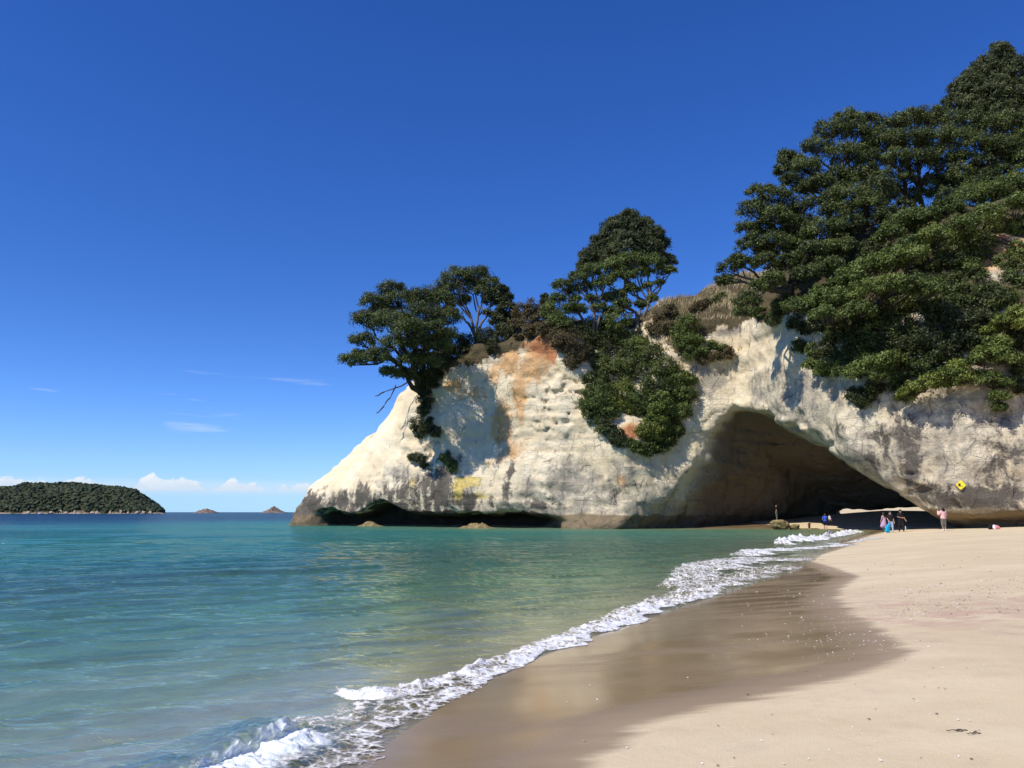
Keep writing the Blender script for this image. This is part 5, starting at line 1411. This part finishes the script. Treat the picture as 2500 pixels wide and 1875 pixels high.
foam_strip('foam', 'thick white bore of broken wave rolling in near the camera',
           [(318, 692, .15, -.6, -.6), (335, 695, .25, .35, .35), (356, 697, .38, .80, .65), (385, 698, .46, .88, .7), (410, 694, .42, .75, .6), (440, 686, .32, .75, .6), (475, 674, .30, .80, .6), (505, 661, .25, .65, .5)], 420, 36, 0.075, 141, 0.06, 0.012, 0.025)
foam_strip('foam', 'white line of a small wave breaking in the cove near the boulder', [(778, 545, .35, .7, .6), (795, 542.5, .9, .95, .8), (815, 540, 1.0, 1.0, .8), (835, 537, .7, .6, .5), (848, 534.5, .9, .9, .75), (858, 531.5, .6, .8, .6)], 220, 14, 0.12, 151, 0.2, 0.02, 0.16)
foam_strip('foam', 'thin white edge of wash near the walkers', [(752, 556, 1.2, .7, .5), (768, 551.5, 1.4, .85, .6), (800, 549.5, .9, .8, .5), (840, 545.5, .7, .75, .45), (874, 539.5, .6, .6, .4)], 240, 12, 0.03, 161, 0.25)
foam_strip('foam', 'second lacy tongue of foam at the turn of the wash', [(690, 590, 1.0, .45, .4), (730, 570, 2.0, .6, .5), (770, 560, 2.6, .62, .5), (797, 562, 2.0, .6, .5)], 300, 24, 0.03, 171, 0.2)
# small curling breaker near the camera
k, wsh = water_mat('breaker_water')
p = k.pos()
stre = k.noise(k.pos((1, 1, 1)), 9.0, 4, 0.65, 0.4)
cv_ = k.math('ADD', k.attr('foam'), k.math('MULTIPLY', k.math('SUBTRACT', stre, 0.5), 1.2))
fs = k.principled((0.82, 0.86, 0.86), 0.6, k.bump(stre, 0.8, 0.05), spec=0.3)
ms = k.node('ShaderNodeMixShader'); k.l.new(k.rng(cv_, 0.40, 0.95, 0, 0.95), ms.inputs[0]); k.l.new(wsh, ms.inputs[1]); k.l.new(fs, ms.inputs[2])
BREAK = k.done(ms.outputs[0])
pa = [(*ground(120, 800, 0.0)[:2], .5), (*ground(170, 785, 0.0)[:2], .8), (*ground(215, 765, 0.0)[:2], 1.0), (*ground(255, 748, 0.0)[:2], 1.1), (*ground(279, 737, 0.0)[:2], 1.0), (*ground(290, 731, 0)[:2], 0.45), (*ground(300, 726, 0)[:2], 0.05)]
R = resample(pa, 240)
prof = np.array([(-.75, -0.02, 0), (-.55, .015, 0), (-.38, .05, .05), (-.27, .09, .12), (-.17, .13, .2), (-.08, .16, .28), (0.0, .172, .36), (.06, .178, .35), (.115, .150, .62), (.14, .125, .75), (.145, .095, .85), (.12, .065, .8), (.13, .045, .9), (.19, .05, 1.0), (.26, .055, 1.0), (.34, .04, .95), (.44, .02, .8), (.56, .008, .55), (.66, 0.0, .2)])
t = np.linspace(0, 1, 70)
pi = np.linspace(0, 1, len(prof))
pr = np.stack([np.interp(t, pi, prof[:, i]) for i in range(3)], -1)
x, y, am = R[:, 0], R[:, 1], R[:, 2]
gx_, gy_ = np.gradient(x), np.gradient(y); L = np.hypot(gx_, gy_); nx_, ny_ = gy_ / L, -gx_ / L      # towards the beach
wob = fbm(x * 4, y * 4, 0.2, 3, 181)
amj = 0.78 * am * (1 + 0.35 * wob)
front = sstep(0.05, 0.2, pr[:, 0])
rough_ = fbm(np.outer(np.arange(240) * 0.11, np.ones(70)), np.outer(np.ones(240), t * 9), 0.3, 3, 183)
C_ = pr[None, :, 0] * (0.75 + 0.25 * amj[:, None]) + rough_ * 0.03 * front[None]
Zb = pr[None, :, 1] * amj[:, None] + 0.025 * fbm(np.outer(np.arange(240) * 0.06, np.ones(70)), np.outer(np.ones(240), t * 6), 0.7, 3, 187) * (pr[None, :, 1] > 0.02) + np.abs(rough_) * 0.045 * pr[None, :, 2] * amj[:, None]
X = x[:, None] + nx_[:, None] * C_; Y = y[:, None] + ny_[:, None] * C_
bme = mesh_quads('breaking_wave', np.stack([X.ravel(), Y.ravel(), (Zb + 0.012).ravel()], -1), grid_quads(240, 70)[:, ::-1])
attr(bme, 'foam', (pr[None, :, 2] * np.clip(am[:, None] * 1.1, 0, 1) * 1.0).repeat(1, 0).ravel())
attr(bme, 'depth', np.full(240 * 70, 0.06)); attr(bme, 'range', np.full(240 * 70, 7.0))
add('breaking_wave', bme, BREAK, kind='stuff', label='small curling wave breaking at the bottom of the beach wash', category='wave')

# ------------------------------------------------------------------ shell grit, weed
def scatter_px(n, boxes):
    out = []
    for (x0, x1, y0, y1, f) in boxes:
        m = int(n * f)
        a = rng.uniform(x0, x1, m); b = y0 + (y1 - y0) * rng.uniform(0, 1, m)
        for i in range(m):
            g = ground(a[i], b[i], 0.25)
            out.append((g.x, g.y))
    return np.array(out)
def flakes(name, label, pts, size, mat):
    pts = pts[shore_sd(pts[:, 0], pts[:, 1])[0] > 0.6]
    z = sand_z(pts[:, 0], pts[:, 1])
    n = len(pts)
    c = np.stack([pts[:, 0], pts[:, 1], z + 0.006], -1)
    s = size * rng.uniform(0.4, 1.3, n)[:, None, None] * np.clip(np.hypot(pts[:, 0], pts[:, 1]) / 14, 0.7, 1.6)[:, None, None]
    a = rng.uniform(0, 2 * math.pi, (n, 1)) + np.array([[0, 1.4, 2.7, 4.4]])
    V = np.stack([np.cos(a), np.sin(a) * 0.7, rng.uniform(0, 0.5, (n, 4))], -1) * s + c[:, None, :]
    tip = (c + np.array([0, 0, 0.006]))[:, None, :] + rng.normal(size=(n, 1, 3)) * 0.002
    V = np.concatenate([V, tip], 1)
    f = np.array([(0, 1, 4), (1, 2, 4), (2, 3, 4), (3, 0, 4)])
    FF = f[None] + (np.arange(n) * 5)[:, None, None]
    return add(name, mesh_quads(name, V.reshape(-1, 3), FF.reshape(-1, 3), False), mat, kind='stuff', label=label, category='shells')
SHELL = simple_mat('shell_white', (0.78, 0.74, 0.68), 0.5, 0.15, 30)
WEED = simple_mat('dark_weed_bits', (0.07, 0.055, 0.04), 0.9, 0.3, 30)
flakes('shell_grit', 'tiny white shell fragments strewn over the sand', scatter_px(1, [(740, 880, 560, 640, 110), (880, 1024, 585, 625, 260), (800, 930, 610, 660, 90), (560, 1010, 640, 765, 40)]), 0.016, SHELL)
flakes('weed_grit', 'tiny dark bits of weed and wood on the dry sand', scatter_px(1, [(900, 1024, 588, 622, 150), (860, 1024, 540, 600, 90), (700, 1020, 640, 765, 30)]), 0.018, WEED)
for i, (px, py, lab) in enumerate(((957, 723, 'dark strand of dried weed on the dry sand, longer of two'), (974, 727, 'short dark strand of dried weed beside the longer one'), (878, 752, 'faint dark strand of weed near the bottom edge of the sand'))):
    g = ground(px, py, 0.35)
    z = float(sand_z(np.array([g.x]), np.array([g.y]))[0])
    n = 8
    pts = np.stack([np.linspace(-0.11, 0.11, n) * (0.7 if i == 0 else 0.45), np.cumsum(rng.normal(0, 0.006, n)), 0.006 + 0.006 * np.abs(rng.normal(size=n))], -1)
    V, Q = tubes([(pts, np.linspace(0.0025, 0.004, n)), (pts[3:6] + np.array([[0, 0, 0], [0.01, 0.015, 0.004], [0.02, 0.03, 0.004]]), np.array([0.005, 0.004, 0.003]))])
    o = add('weed_strand', mesh_quads('weed_strand', V, Q), WEED, label=lab, category='seaweed', group='weed strands on the sand')
    o.location = (g.x, g.y, z)
